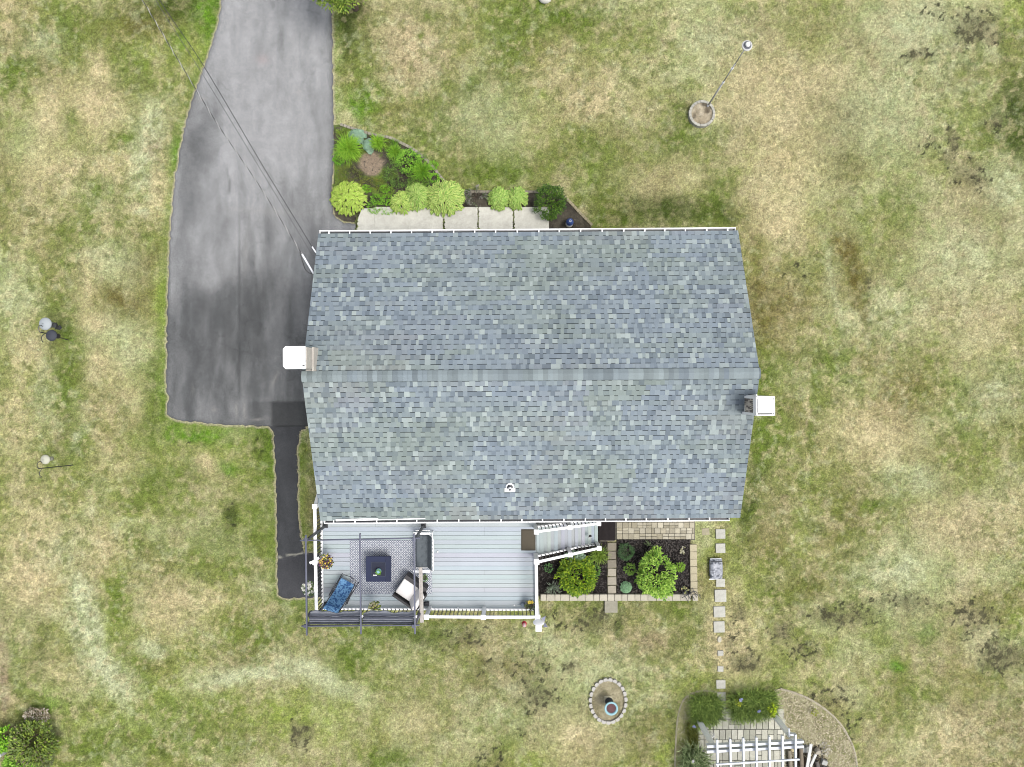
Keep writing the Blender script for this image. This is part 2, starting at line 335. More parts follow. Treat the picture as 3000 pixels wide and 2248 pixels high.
def lawn_color(x, y):
    u = (x/CH*FP+1500)/S2; v = (1124-y/CH*FP)/S2          # lawn seen in plan, 2212-wide picture units
    u = u+(fbm(x, y, .9, 3, 5)-.5)*36+(fbm(x, y, 4.0, 3, 6)-.5)*16; v = v+(fbm(x, y, .9, 3, 8)-.5)*36+(fbm(x, y, 4.0, 3, 9)-.5)*16
    n1 = fbm(x, y, .35, 4, 1); n2 = fbm(x, y, 1.3, 4, 2); n3 = fbm(x, y, 5, 3, 3); n4 = fbm(x, y, 13, 2, 4)
    side = ss(-200, 2400, u)
    gm = np.clip(.72-.26*side+(n1-.5)*1.5+(n2-.5)*1.5+(n3-.5)*1.5, 0, 1)[..., None]
    gr = np.array(lin(142,154,86)); dry = np.array(lin(186,180,140)); col = gr*gm+dry*(1-gm)
    pm = ss(.48, .7, fbm(x, y, .7, 5, 11))[..., None]*.5
    col = col*(1-pm)+np.array(lin(198,202,158))*pm
    om = ss(.5, .7, fbm(x, y, .6, 5, 12))[..., None]*.5
    col = col*(1-om)+np.array(lin(138,132,84))*om
    for (bx, by, rx, ry, a, k, s) in blobs:
        ca, sa = math.cos(math.radians(a)), math.sin(math.radians(a)); dx = u-bx; dy = v-by
        d = ((dx*ca+dy*sa)/rx)**2+((-dx*sa+dy*ca)/ry)**2
        m = np.exp(-d*.75)*min(.95, s*1.3)*(.3+1.4*n3)*(.7+.6*n2); m = np.clip(m, 0, .95)[..., None]
        col = col*(1-m)+np.array(G[k])*m
    rg = .35+.65*ss(.35, .6, fbm(x, y, .25, 3, 31))
    for (sc, lo, hi, c_, st, sd_) in ((2.6,.56,.64,G['g'],.5,32),(3.4,.60,.68,G['t'],.5,33),(5.5,.60,.68,lin(96,108,56),.55,34),(4.2,.60,.72,G['p'],.38,35),(1.5,.58,.66,lin(128,136,70),.4,36)):
        m = (ss(lo, hi, fbm(x, y, sc, 4, sd_))*st*.78*rg)[..., None]; col = col*(1-m)+np.array(c_)*m
    br = (.63+.74*n4)*(.86+.28*fbm(x, y, 7, 2, 14))
    col = col*br[..., None]
    dm = np.zeros(x.shape)
    for (bx, by, rx, ry, s) in darks:
        d = ((u-bx)/rx)**2+((v-by)/ry)**2; dm = np.maximum(dm, np.exp(-d*.8)*s)
    sp = fbm(x, y, 7.5, 3, 21); th = .75-.27*dm
    m = (ss(0, .035, sp-th)*ss(.12, .3, dm))[..., None]*.84
    col = col*(1-m)+np.array(lin(44,46,36))*m
    m = (ss(.1, .9, dm)*.62)[..., None]; col = col*(1-m)+np.array(lin(108,106,80))*m
    # worn pale soil along the asphalt edge, trimmed greener grass beside it
    dd = dpoly(x, y, DRIVE); e = (ss(.10, .03, dd)*(.6+.4*n3))[..., None]*.9
    e2 = (ss(.55, .1, dd)*.28)[..., None]; col = col*(1-e2)+np.array(G['l'])*e2
    col = col*(1-e)+np.array(lin(196,188,164))*e
    for poly, c, wd in ((WALK, lin(110,100,80), .1), (B1, lin(120,112,90), .15), (B2, lin(120,112,90), .15)):
        m = (ss(wd, 0, dpoly(x, y, poly))*.5)[..., None]; col = col*(1-m)+np.array(c)*m
    far = ss(0, 1, np.maximum(np.abs(x)-20.5, np.abs(y)-15.5))[..., None]; col = col*(1-far)+np.array(lin(158,160,104))*far
    return np.clip(col*np.array([1.02,1,.96]), 0.004, .9)*K*1.18

def grid_mesh(name, xs, ys, colfn, mat, zf=None):
    X, Y = np.meshgrid(xs, ys); nx, ny = len(xs), len(ys)
    Zv = zf(X, Y) if zf else np.zeros_like(X)
    co = np.stack([X, Y, Zv], -1).reshape(-1, 3).astype(np.float32)
    i = np.arange((nx-1)*(ny-1)); r = i//(nx-1); c = i % (nx-1); a = r*nx+c
    q = np.stack([a, a+1, a+nx+1, a+nx], 1).astype(np.int32)
    return np_mesh(name, co, q, colfn(X.reshape(-1), Y.reshape(-1)), mat)
def np_mesh(name, co, faces, vcol, mat, k=None):
    k = faces.shape[1]; me = bpy.data.meshes.new(name)
    me.vertices.add(len(co)); me.vertices.foreach_set('co', co.astype(np.float32).ravel())
    me.loops.add(faces.size); me.loops.foreach_set('vertex_index', faces.ravel().astype(np.int32))
    me.polygons.add(len(faces)); me.polygons.foreach_set('loop_start', np.arange(0, faces.size, k, dtype=np.int32))
    me.update(calc_edges=True)
    ca = me.color_attributes.new('Col', 'FLOAT_COLOR', 'POINT')
    arr = np.ones((len(co), 4), np.float32); arr[:, :3] = vcol; ca.data.foreach_set('color', arr.ravel())
    me.materials.append(MT[mat]); o = bpy.data.objects.new(name, me); C.objects.link(o); return o

MT['lawn'] = new_mat('lawn_turf', attr=True, rough=.95, noise=[(.22,.10),(8,.22),(17,.55),(40,.6)], bump=(45,1,.04), spec=.1)
MT['blade'] = new_mat('grass_blade', attr=True, rough=.7, trans=.15, spec=.15)
def axis(h):
    far = [h+1, h+3, h+8, h+20, h+60, h+200, h+600]
    return np.array([-f for f in far[::-1]]+list(np.arange(-h, h+.001, .05))+far)
lawn = grid_mesh('lawn', axis(20.5), axis(15.5), lawn_color, 'lawn'); settag(lawn, kind='structure')
# ---------------------------------------------------------------- grass blades over the turf (uncountable)
def blades(n, name, seed, L0, L1, W):
    r = np.random.default_rng(seed)
    x = r.uniform(-20.3, 20.3, n); y = r.uniform(-15.2, 15.2, n)
    keep = np.ones(n, bool)
    for p in (DRIVE, HOUSE, WALK, B1, B2, PATIO1, PATIO2, FRONTBED, DRYBED, LEFTBED): keep &= ~inpoly(x, y, p)
    keep &= np.hypot((x-RB.x)/.70, (y-RB.y)/.86) > 1; pr = P(2053,337); keep &= np.hypot(x-pr.x, y-pr.y) > .5
    for (px, py, wd, hg) in STEPS:
        q = P(px, py); keep &= ~((abs(x-q.x) < wd*.0064-.02) & (abs(y-q.y) < hg*.0064-.02))
    q = P(1789,1776); keep &= ~((abs(x-q.x) < .24) & (abs(y-q.y) < .24))
    q = P(2113,2064); keep &= ~((abs(x-q.x) < .17) & (abs(y-q.y) < .5))
    keep &= fbm(x, y, 2.2, 3, 30) > r.uniform(.2, .55, n)
    x = x[keep]; y = y[keep]; n = len(x)
    c = lawn_color(x, y)*(r.uniform(.55, 1.6, n))[:, None]; c[:, 0] *= r.uniform(.9, 1.1, n)
    a = r.uniform(0, 2*PI, n); L = r.uniform(L0, L1, n); lean = r.uniform(.5, 1.2, n)
    dx, dy = np.cos(a), np.sin(a); hz = L*np.cos(lean)*.7; hr = L*np.sin(lean)
    wx, wy = -dy*W/2, dx*W/2; z0 = np.zeros(n)
    p0 = np.stack([x-wx, y-wy, z0], 1); p1 = np.stack([x+wx, y+wy, z0], 1)
    p2 = np.stack([x+dx*hr, y+dy*hr, hz], 1)
    co = np.stack([p0, p1, p2], 1).reshape(-1, 3); f = np.arange(3*n).reshape(-1, 3)
    o = np_mesh(name, co, f, np.repeat(c, 3, 0), 'blade'); settag(o, 'short patchy grass blades growing all over the lawn', 'grass', kind='stuff')
STEPS = [(2110,1564,28,28),(2110,1606,28,28),(2110,1707,26,24),(2110,1745,34,36),(2107,1792,34,32),(2106,1836,32,33),(2107,1873,12,17),(2110,1913,17,15),(2110,1959,17,16),(2111,2004,27,25),(2067,1558,22,18)]
blades(620000, 'grass', 5, .05, .12, .022)

# ---------------------------------------------------------------- flat sheets cut by a grid so stains can be stored on them
def sheet(name, poly, z, step, colfn, mat, thick=0, mound=None):
    bm = bmesh.new(); vs = [bm.verts.new((p[0], p[1], z)) for p in poly]; f = bm.faces.new(vs)
    f.normal_update()
    if f.normal.z < 0: f.normal_flip()
    bmesh.ops.triangulate(bm, faces=bm.faces[:])
    xs = [p[0] for p in poly]; ys = [p[1] for p in poly]
    x = math.floor(min(xs)/step)*step
    while x < max(xs):
        bmesh.ops.bisect_plane(bm, geom=bm.verts[:]+bm.edges[:]+bm.faces[:], plane_co=(x, 0, 0), plane_no=(1, 0, 0)); x += step
    y = math.floor(min(ys)/step)*step
    while y < max(ys):
        bmesh.ops.bisect_plane(bm, geom=bm.verts[:]+bm.edges[:]+bm.faces[:], plane_co=(0, y, 0), plane_no=(0, 1, 0)); y += step
    for v in bm.verts:
        if mound: v.co.z += mound(v.co.x, v.co.y)
    if thick:
        be = [e for e in bm.edges if e.is_boundary]
        r = bmesh.ops.extrude_edge_only(bm, edges=be)
        for g in r['geom']:
            if isinstance(g, bmesh.types.BMVert): g.co.z -= thick
    bm.normal_update()
    me = bpy.data.meshes.new(name); bm.to_mesh(me); bm.free()
    co = np.zeros(len(me.vertices)*3, np.float32); me.vertices.foreach_get('co', co); co = co.reshape(-1, 3)
    c = colfn(co[:, 0].astype(float), co[:, 1].astype(float))
    ca = me.color_attributes.new('Col', 'FLOAT_COLOR', 'POINT'); arr = np.ones((len(co), 4), np.float32); arr[:, :3] = c
    ca.data.foreach_set('color', arr.ravel()); me.materials.append(MT[mat])
    o = bpy.data.objects.new(name, me); C.objects.link(o); return o

def uv(x, y): return x/CH*FP+1500, 1124-y/CH*FP
def gb(u, v, cx, cy, rx, ry, a=0):
    ca, sa = math.cos(math.radians(a)), math.sin(math.radians(a)); dx, dy = u-cx, v-cy
    return np.exp(-(((dx*ca+dy*sa)/rx)**2+((-dx*sa+dy*ca)/ry)**2))
def drive_color(x, y):
    u, v = uv(x, y); wu = u+(fbm(x, y, .8, 3, 40)-.5)*50; wv = v+(fbm(x, y, .5, 3, 41)-.5)*90
    streak = fbm(x*2.6, y*.7, 1.0, 5, 42); n = fbm(x, y, 2.5, 4, 43); lo = fbm(x, y, .5, 3, 44)
    a = np.array(lin(169,170,171)); b = np.array(lin(98,100,101)); d = np.array(lin(70,72,73))
    t = ss(430, 1000, wv)                       # pale near the road, darker by the house
    t = np.clip(t*.80+(streak-.5)*1.1+(lo-.5)*.6+(n-.5)*.35, 0, 1)[..., None]
    col = a*(1-t)+b*t
    def mixc(m, c): 
        nonlocal col
        m = np.clip(m, 0, 1)[..., None]; col = col*(1-m)+np.array(c)*m
    mixc(gb(wu, wv, 570, 410, 40, 90, 12)*.6, d*1.3); mixc(gb(wu, wv, 700, 380, 90, 90)*.4, a)
    mixc(gb(wu, wv, 815, 850, 110, 70)*.45, d); mixc(gb(wu, wv, 590, 880, 60, 60)*.65, d*1.1); mixc(gb(wu, wv, 700, 1000, 160, 60)*.35, d); mixc(gb(wu, wv, 560, 760, 90, 50)*.35, a)
    mixc(gb(wu, wv, 560, 600, 60, 40)*.4, b); mixc(ss(16, 2, np.abs(u-972))*ss(700, 500, v)*.35, b)  # second mix: soft plant shadow painted into the east edge
    mixc(gb(u, v, 552, 300+0*v, 26, 60, 20)*.5, d*1.2)
    mixc(gb(wu, wv, 590, 430, 38, 190, 8)*.55, b); mixc(gb(wu, wv, 545, 640, 40, 200)*.4, b); mixc(gb(wu, wv, 940, 470, 26, 220)*.3, b)  # last mix: wider painted shade west of the front bed
    # seams
    sx = 700+(fbm(x, y, .7, 2, 45)-.5)*12
    mixc(ss(5, 1, np.abs(u-sx))*ss(600, 680, v)*ss(1190, 1150, v)*.4, d*.65)
    mixc(ss(4, 1, np.abs(u-668-(v-500)*.12))*ss(480, 520, v)*ss(620, 560, v)*.5, d*.7)
    mixc(ss(1174, 1178, v)*ss(718, 740, u)*ss(1262, 1240, v)*.4+0*u, d); mixc(ss(790, 800, u)*ss(1172, 1178, v+(u-790)*.0)*.85, d*.95)
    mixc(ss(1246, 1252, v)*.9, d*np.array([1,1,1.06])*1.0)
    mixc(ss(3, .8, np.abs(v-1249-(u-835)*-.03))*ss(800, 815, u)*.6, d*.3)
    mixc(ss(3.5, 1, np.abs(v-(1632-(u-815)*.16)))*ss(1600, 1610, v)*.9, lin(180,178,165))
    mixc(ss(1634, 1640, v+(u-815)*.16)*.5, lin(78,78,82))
    # pale scuffs
    for (cx, cy, rx, ry, aa, s) in [(692,1205,3,22,0,.7),(718,1210,3,22,-4,.7),(760,1228,22,3,-6,.6),(627,1200,6,6,0,.6),(806,1110,4,26,22,.5),(565,1140,3,14,0,.4),(875,270,6,10,0,.4),(590,292,16,4,-10,.6),(780,620,120,10,3,.2),(720,740,8,60,3,.25)]:
        mixc(gb(u, v, cx, cy, rx, ry, aa)*s*(.5+n), lin(175,172,168))
    mixc(gb(u, v, 770, 175, 18, 14)*.4, lin(170,150,148))
    m = ss(.09, .0, dpoly(x, y, DRIVE))*.45; mixc(m, d*.9)
    return col*(.78+.44*n)[..., None]*(.85+.3*fbm(x*2.5, y*.5, 2.2, 3, 47))[..., None]*K
MT['asphalt'] = new_mat('asphalt', attr=True, rough=.9, noise=[(5,.08),(22,.16),(38,.42),(110,.35)], bump=(70,.7,.006), spec=.25)
_t = MT['asphalt'].node_tree; _N, _L = _t.nodes, _t.links; _b = _N['Principled BSDF']; _src = _b.inputs['Base Color'].links[0].from_socket
_tc = _N.new('ShaderNodeTexCoord'); _n = _N.new('ShaderNodeTexNoise'); _n.inputs['Scale'].default_value = 1.6; _n.inputs['Detail'].default_value = 5
_L.new(_tc.outputs['Object'], _n.inputs['Vector']); _vm = _N.new('ShaderNodeVectorMath'); _vm.operation = 'MULTIPLY_ADD'; _L.new(_n.outputs['Color'], _vm.inputs[0]); _vm.inputs[1].default_value = (.9,.9,0); _L.new(_tc.outputs['Object'], _vm.inputs[2])
_v = _N.new('ShaderNodeTexVoronoi'); _v.feature = 'DISTANCE_TO_EDGE'; _v.inputs['Scale'].default_value = .42; _L.new(_vm.outputs[0], _v.inputs['Vector'])
_c = _N.new('ShaderNodeMapRange'); _c.inputs['From Min'].default_value = .003; _c.inputs['From Max'].default_value = .012; _L.new(_v.outputs['Distance'], _c.inputs['Value'])
_n2 = _N.new('ShaderNodeTexNoise'); _n2.inputs['Scale'].default_value = .45; _L.new(_tc.outputs['Object'], _n2.inputs['Vector'])
_m = _N.new('ShaderNodeMapRange'); _m.inputs['From Min'].default_value = .5; _m.inputs['From Max'].default_value = .6; _m.inputs['To Min'].default_value = 1; _m.inputs['To Max'].default_value = .86; _L.new(_n2.outputs['Fac'], _m.inputs['Value'])
_mx = _N.new('ShaderNodeMath'); _mx.operation = 'MAXIMUM'; _L.new(_c.outputs[0], _mx.inputs[0]); _L.new(_m.outputs[0], _mx.inputs[1])
_s = _N.new('ShaderNodeVectorMath'); _s.operation = 'SCALE'; _L.new(_src, _s.inputs[0]); _L.new(_mx.outputs[0], _s.inputs['Scale']); _L.new(_s.outputs[0], _b.inputs['Base Color'])
dr = sheet('driveway', DRIVE, .022, .09, drive_color, 'asphalt', thick=.03); settag(dr, kind='structure')

# beds
def bedcol(a, b, k=1.0):
    def f(x, y):
        t = ss(.3, .7, fbm(x, y, 3.5, 4, 50))[..., None]; s = (.7+.6*fbm(x, y, 14, 2, 51))[..., None]
        return (np.array(a)*(1-t)+np.array(b)*t)*s*K
    return f
def fbcol(x, y):
    u, v = uv(x, y); c = bedcol(lin(104,98,86), lin(72,68,60))(x, y)
    g = (ss(.45, .6, fbm(x, y, 2.0, 4, 52))*ss(1290, 1150, u)*ss(340, 380, v)*ss(590, 520, v))[..., None]*.9
    c = c*(1-g)+np.array(lin(112,138,54))*K*g*(.6+.8*fbm(x, y, 9, 2, 53))[..., None]
    m = (ss(39, 30, np.hypot(u-1088, v-481)+(fbm(x, y, 5, 2, 54)-.5)*10))[..., None]
    c = c*(1-m)+np.array(lin(168,150,130))*K*m*(.85+.3*fbm(x, y, 9, 2, 55))[..., None]
    return c
bump_fn = lambda a: (lambda x, y: a*(math.sin(x*7.1+y*3.3)*math.sin(y*6.3-x*2.1)))
fb = sheet('front_garden_soil', rough_poly(FRONTBED, .015, .2, 5), .012, .1, fbcol, 'mulch', mound=None); settag(fb, kind='structure')
ms = sheet('mulch_bed', B1, .03, .08, bedcol(lin(50,46,44), lin(34,31,30)), 'mulch', thick=.03, mound=bump_fn(.012)); settag(ms, kind='structure')
ms = sheet('mulch_bed', B2, .03, .08, bedcol(lin(50,46,44), lin(34,31,30)), 'mulch', thick=.03, mound=bump_fn(.012)); settag(ms, kind='structure')
ms = sheet('dry_straw_bed', DRYBED, .02, .1, bedcol(lin(194,190,152), lin(154,154,106)), 'soil', thick=.03, mound=bump_fn(.008)); settag(ms, kind='structure')
ms = sheet('dry_garden_bed', LEFTBED, .016, .1, bedcol(lin(168,166,120), lin(128,136,80)), 'soil', thick=.03); settag(ms, kind='structure')
# litter on the beds (bark chips, straw)
def litter(poly, n, a, b, size, z, name, label):
    xs = [p[0] for p in poly]; ys = [p[1] for p in poly]; r = np.random.default_rng(len(name)+n)
    x = r.uniform(min(xs), max(xs), n); y = r.uniform(max(min(ys), -15.5), max(ys), n); k = inpoly(x, y, poly); x = x[k]; y = y[k]; n = len(x)
    ang = r.uniform(0, PI, n); L = r.uniform(.4, 1, n)*size; W = L*r.uniform(.15, .45, n); tz = r.uniform(-.4, .4, n)
    dx, dy = np.cos(ang)*L/2, np.sin(ang)*L/2; wx, wy = -np.sin(ang)*W/2, np.cos(ang)*W/2; zz = z+r.uniform(.012, .03, n)
    co = np.stack([np.stack([x-dx-wx, y-dy-wy, zz-tz*L/2], 1), np.stack([x+dx-wx, y+dy-wy, zz+tz*L/2], 1), np.stack([x+dx+wx, y+dy+wy, zz+tz*L/2], 1), np.stack([x-dx+wx, y-dy+wy, zz-tz*L/2+.004], 1)], 1).reshape(-1, 3)
    t = r.random(n)[:, None]; c = (np.array(a)*(1-t)+np.array(b)*t)*K
    o = np_mesh(name, co, np.arange(4*n).reshape(-1, 4), np.repeat(c, 4, 0), 'attr'); settag(o, label, 'ground cover', kind='stuff')
litter(B1, 2600, lin(30,27,26), lin(92,82,76), .07, .03, 'bark_mulch', 'dark bark chips around the yellow-green shrub behind the deck')
litter(B2, 3200, lin(30,27,26), lin(92,82,76), .07, .03, 'bark_mulch', 'dark bark chips around the large light green shrub')
litter(FRONTBED, 5000, lin(60,55,48), lin(130,120,104), .06, .012, 'bark_mulch', 'brown bark chips in the front garden bed')
litter(DRYBED, 7500, lin(126,116,82), lin(230,220,184), .085, .02, 'straw_mulch', 'tan straw litter inside the curved stone edging')
litter(LEFTBED, 1600, lin(140,140,96), lin(196,192,156), .08, .016, 'straw_mulch', 'pale dry litter left of the white arbor')
# ================================================================ WALK, PAVING, STONES
def stonecol(base, a=.1): return jit(tuple(c*K for c in base), a)
MT['walk'] = new_mat('walk_concrete', attr=True, rough=.9, noise=[(1.5,.12),(7,.14),(30,.14),(80,.12)], bump=(120,.3,.003))
m = MB(); xs = [1045,1098,1199,1301,1401,1505,1609]
for i in range(6):
    x0, x1 = xs[i]+(.8 if i > 2 else .15), xs[i+1]-(.8 if i > 1 else .15)
    t0 = 610+ (4 if i == 0 else 0)
    if i == 0: poly = [(1062,612),(x1,612),(x1,740),(1046,740),(1045,662),(1050,640)]
    else: poly = [(x0,608),(x1,608),(x1,740),(x0,740)]
    m.prism([P(*p) for p in poly], -.03, .055+.002*(i % 2), stonecol(lin(230,228,216), .03))
o = m.build('walkway', 'walk'); settag(o, kind='structure')
# moss and dirt in the joints, soil edge
m = MB()
for i, x in enumerate([1301,1401,1505,1046]):
    for k in range(60):
        py = 610+k*1.15+random.uniform(-1, 1); 
        if i < 3 and random.random() < .35 and py < 650: continue
        q = P(x+random.gauss(0, 1.3 if i < 3 else 2.5)-(0 if i < 3 else -(670-py)*.05), py)
        m.box((q.x, q.y, .058), (random.uniform(.02,.05), random.uniform(.02,.06), .012), random.random()*3, jit(lin(124,138,64,K) if random.random() < .7 else lin(92,88,66,K), .3))
settag(m.build('joint_moss', 'attr'), 'low moss and weeds along the joints of the front concrete walk', 'moss', kind='stuff')

def pavers(name, x0, x1, y0, y1, cell, z, palette, keep=None, rot=0, gap=.012, cw=None):
    m = MB(); y = y0
    r = random.Random(11)
    while y < y1-.02:
        h = cell*(1 if r.random() < .5 else .98); x = x0
        while x < x1-.02:
            wd = (cw or cell)*r.choice([1, 1, .55, 1.0, 1, 1]); wd = min(wd, x1-x)
            c = Vector((x+wd/2, y+h/2))
            if (keep is None or keep(c.x, c.y)) and wd > .06:
                split = r.random() < .3
                hs = [(y, h)] if not split else [(y, h*.5), (y+h*.5, h*.5)]
                for (yy, hh) in hs:
                    cc = rc(palette[0], palette[1], r.random()); k = r.uniform(.85, 1.12)
                    m.box((c.x, yy+hh/2, z+r.uniform(-.003, .003)), (wd-gap, hh-gap, .06), r.uniform(-.01, .01), tuple(v*K*k for v in cc), bev=.008)
            x += wd
        y += h
    return m.build(name, 'stone')
MT['joint'] = new_mat('joint_sand', (.05,.047,.038), .95, noise=[(20,.3)])
def base(name, poly, z):
    m = MB(); m.prism(poly, z-.05, z); o = m.build(name, 'joint'); settag(o, kind='structure')
a = P(1806,1440); b = P(2034,1580)
base('patio_base', PATIO1, .022)
o = pavers('patio_paving', a.x, b.x, b.y, a.y, .215, .018, (lin(208,201,180), lin(176,168,144)), keep=lambda x, y: True); settag(o, kind='structure')
a = P(2044,2110); b = P(2300,2440)
base('arbor_patio_base', PATIO2, .03)
o = pavers('arbor_paving', a.x, b.x, b.y, P(0,2090).y, .39, .025, (lin(220,218,202), lin(184,184,166)), keep=lambda x, y: inpoly(np.array([x]), np.array([y]), PATIO2)[0], gap=.018, cw=.225); settag(o, kind='structure')

def block(name, q, d, rz, label, cat, group, c, z=0, bev=.015):
    m = MB(); m.box((0,0,d[2]/2), d, 0, c, bev=bev)
    o = m.build(name, 'stone', origin=(0,0,0)); o.location = (q.x, q.y, z); o.rotation_euler = (0,0,rz)
    return settag(o, label, cat, group)
ordn = ['first','second','third','fourth','fifth','sixth','seventh','eighth','ninth','tenth']
for i, (px, py, wd, hg) in enumerate(STEPS[:10]):
    lb = {7:'small square stepping stone in dry grass, %s from the house', 6:'small rounded stone chip between the larger slabs, %s from the house', 2:'stepping stone half under the grey mulch bag, %s from the house'}.get(i, 'square concrete stepping stone, %s from the house in its row') % ordn[i]
    m = MB(); s = FP/CH
    if i == 6:
        m.lathe((0,0,0), [(.06,0),(.085,.02),(.07,.04)], 9, stonecol(lin(205,200,180)), sy=1.4)
    else: m.box((0,0,0), (wd/s, hg/s, .08), 0, stonecol(lin(204,203,192), .05), bev=.012)
    o = m.build('stepping_stone', 'stone', origin=(0,0,0)); q = P(px, py); o.location = (q.x, q.y, .012); o.rotation_euler = (0,0,random.uniform(-.03,.03))
    settag(o, lb, 'stepping stone', 'stepping stones down the lawn')
block('stepping_stone', P(2067,1558), (.28,.26,.05), .05, 'half-buried worn slab between the patio and the first stepping stone', 'stepping stone', None, stonecol(lin(186,178,148)), -.03)
block('stepping_stone', P(2113,2066), (.33,.98,.05), .02, 'long grey slab between the two grass clumps by the white arbor', 'stepping stone', None, stonecol(lin(172,172,162)), -.01)
block('step_slab', P(1789,1775), (.48,.44,.14), 0, 'square grey concrete step below the pale edging of the back bed', 'step', None, stonecol(lin(168,164,146)), 0)
m = MB()
for i in range(1): m.box((0,0,.012), (.62,.72,.02), 0, lin(52,46,46,K), bev=.004)
for i in range(14): m.box((-.28+i*.043,0,.026), (.022,.68,.012), 0, lin(44,39,40,K))
o = m.build('door_mat', 'fabric', origin=(0,0,0)); q = P(1778,1555,.05); o.location = (q.x, q.y, .05); settag(o, 'dark ribbed mat on the ground at the foot of the deck stairs', 'mat')
m = MB(); m.prism([P(1758,1500), P(1800,1500), P(1800,1586), P(1758,1586)], -.02, .045, lin(110,104,92,K)); settag(m.build('landing_pad', 'stone'), kind='structure')

# pale cap stones round the back bed
def nth(i):
    w1 = ['first','second','third','fourth','fifth','sixth','seventh','eighth','ninth','tenth','eleventh','twelfth','thirteenth','fourteenth','fifteenth','sixteenth','seventeenth','eighteenth','nineteenth']
    tens = {2:'twent',3:'thirt',4:'fort'}
    if i < 20: return w1[i-1]
    return tens[i//10]+'ieth' if i % 10 == 0 else tens[i//10]+'y-'+w1[i % 10-1]
x = 1583; k = 0
while x < 2016:
    wd = min(random.choice([17,21,23,25]), 2021-x); q = P(x+wd/2, 1748)
    k += 1; block('edging_stone', q, (wd/78.5-.012, .24, .15), random.uniform(-.02,.02), 'pale cap stone edging the south side of the back bed, %s from the deck' % nth(k), 'edging stone', 'cap stones along the south side of the back bed', stonecol(lin(206,200,182), .06), 0); x += wd
for k in range(7):
    q = P(2029+k*.4, 1604+k*21.5)
    block('edging_stone', q, (.26, .265, .12), random.uniform(-.04,.04), 'pale cap stone edging the east side of the back bed, %s down from the patio' % nth(k+1), 'edging stone', 'cap stones along the east side of the back bed', stonecol(lin(200,190,160), .07), 0)
block('edging_stone', P(2034,1748), (.20,.24,.157), .03, 'pale corner cap stone of the back bed under the black rods', 'edging stone', None, stonecol(lin(204,198,180)), 0)
cs = ['nearest the stairs', 'second from the stairs', 'third from the stairs', 'fourth from the stairs', 'fifth from the stairs', 'next to the pale edging row']
for k in range(6):
    q = P(1792, 1601+k*25)
    block('paving_flag', q, (.33-.02*(k % 2), .29, .08), random.uniform(-.04,.04), 'mossy flagstone between the two mulch beds, '+cs[k], 'flagstone', 'flagstones between the mulch beds', stonecol(lin(184,176,158) if k > 2 else lin(150,142,126), .08), .0)

# front bed edging blocks (small)
ep = catmull([P(*p) for p in [(1002,367),(1060,386),(1100,397),(1140,404),(1180,422),(1220,445),(1262,482),(1290,518),(1310,540)]], 8)
def along(pts, step):
    out = []; acc = 0; nxt = 0
    for i in range(len(pts)-1):
        a, b = pts[i], pts[i+1]; L = (b-a).length
        while nxt <= acc+L:
            t = (nxt-acc)/L; out.append((a.lerp(b, t), math.atan2(b.y-a.y, b.x-a.x))); nxt += step
        acc += L
    return out
for ki, (q, an) in enumerate(along(ep, .135)):
    block('edging_stone', q, (.115,.10,.07), an+random.uniform(-.1,.1), 'small grey paver in the curved edging of the front bed, %s from the driveway' % nth(ki+1), 'edging stone', 'curved edging of the front bed', stonecol(lin(176,170,152), .12), -.01, .008)
ep = catmull([P(*p) for p in [(1655,578),(1680,604),(1700,626),(1722,648),(1738,664)]], 6)
for ki, (q, an) in enumerate(along(ep, .14)):
    block('edging_stone', q, (.125,.10,.07), an+random.uniform(-.1,.1), 'small tan paver in the arc beside the blue-topped ornament, %s from its upper end' % nth(ki+1), 'edging stone', 'edging arc at the right end of the front bed', stonecol(lin(170,160,130), .12), -.01, .008)
ep = [P(x, 563) for x in (1335, 1420, 1560, 1590)]
for ki, (q, an) in enumerate(along(ep, .2)):
    block('edging_stone', q, (.19,.09,.07), an, 'narrow paver in the straight edging behind the hostas, %s from the left' % nth(ki+1), 'edging stone', 'straight edging behind the hostas', stonecol(lin(160,152,134), .12), -.01, .008)
# curved stone strips round the arbor garden
m = MB(); cc = catmull([Vector((p.x, p.y, .0)) for p in CURVE], 8)
m.tube([(p.x, p.y, .0) for p in cc], [.05*random.uniform(.8,1.15) for p in cc], 6, lin(188,180,156,K))
settag(m.build('bed_edging', 'stone', origin=tuple(CURVE[4])), 'curved pale edging strip round the straw bed right of the white arbor', 'edging')
m = MB(); cc = catmull([Vector((p.x, p.y, .0)) for p in LCURVE], 8)
m.tube([(p.x, p.y, -.015) for p in cc], [.05*random.uniform(.7,1.2) for p in cc], 6, lin(172,166,138,K))
settag(m.build('bed_edging', 'stone', origin=tuple(LCURVE[4])), 'curved worn edging strip left of the grass clumps by the arbor', 'edging')
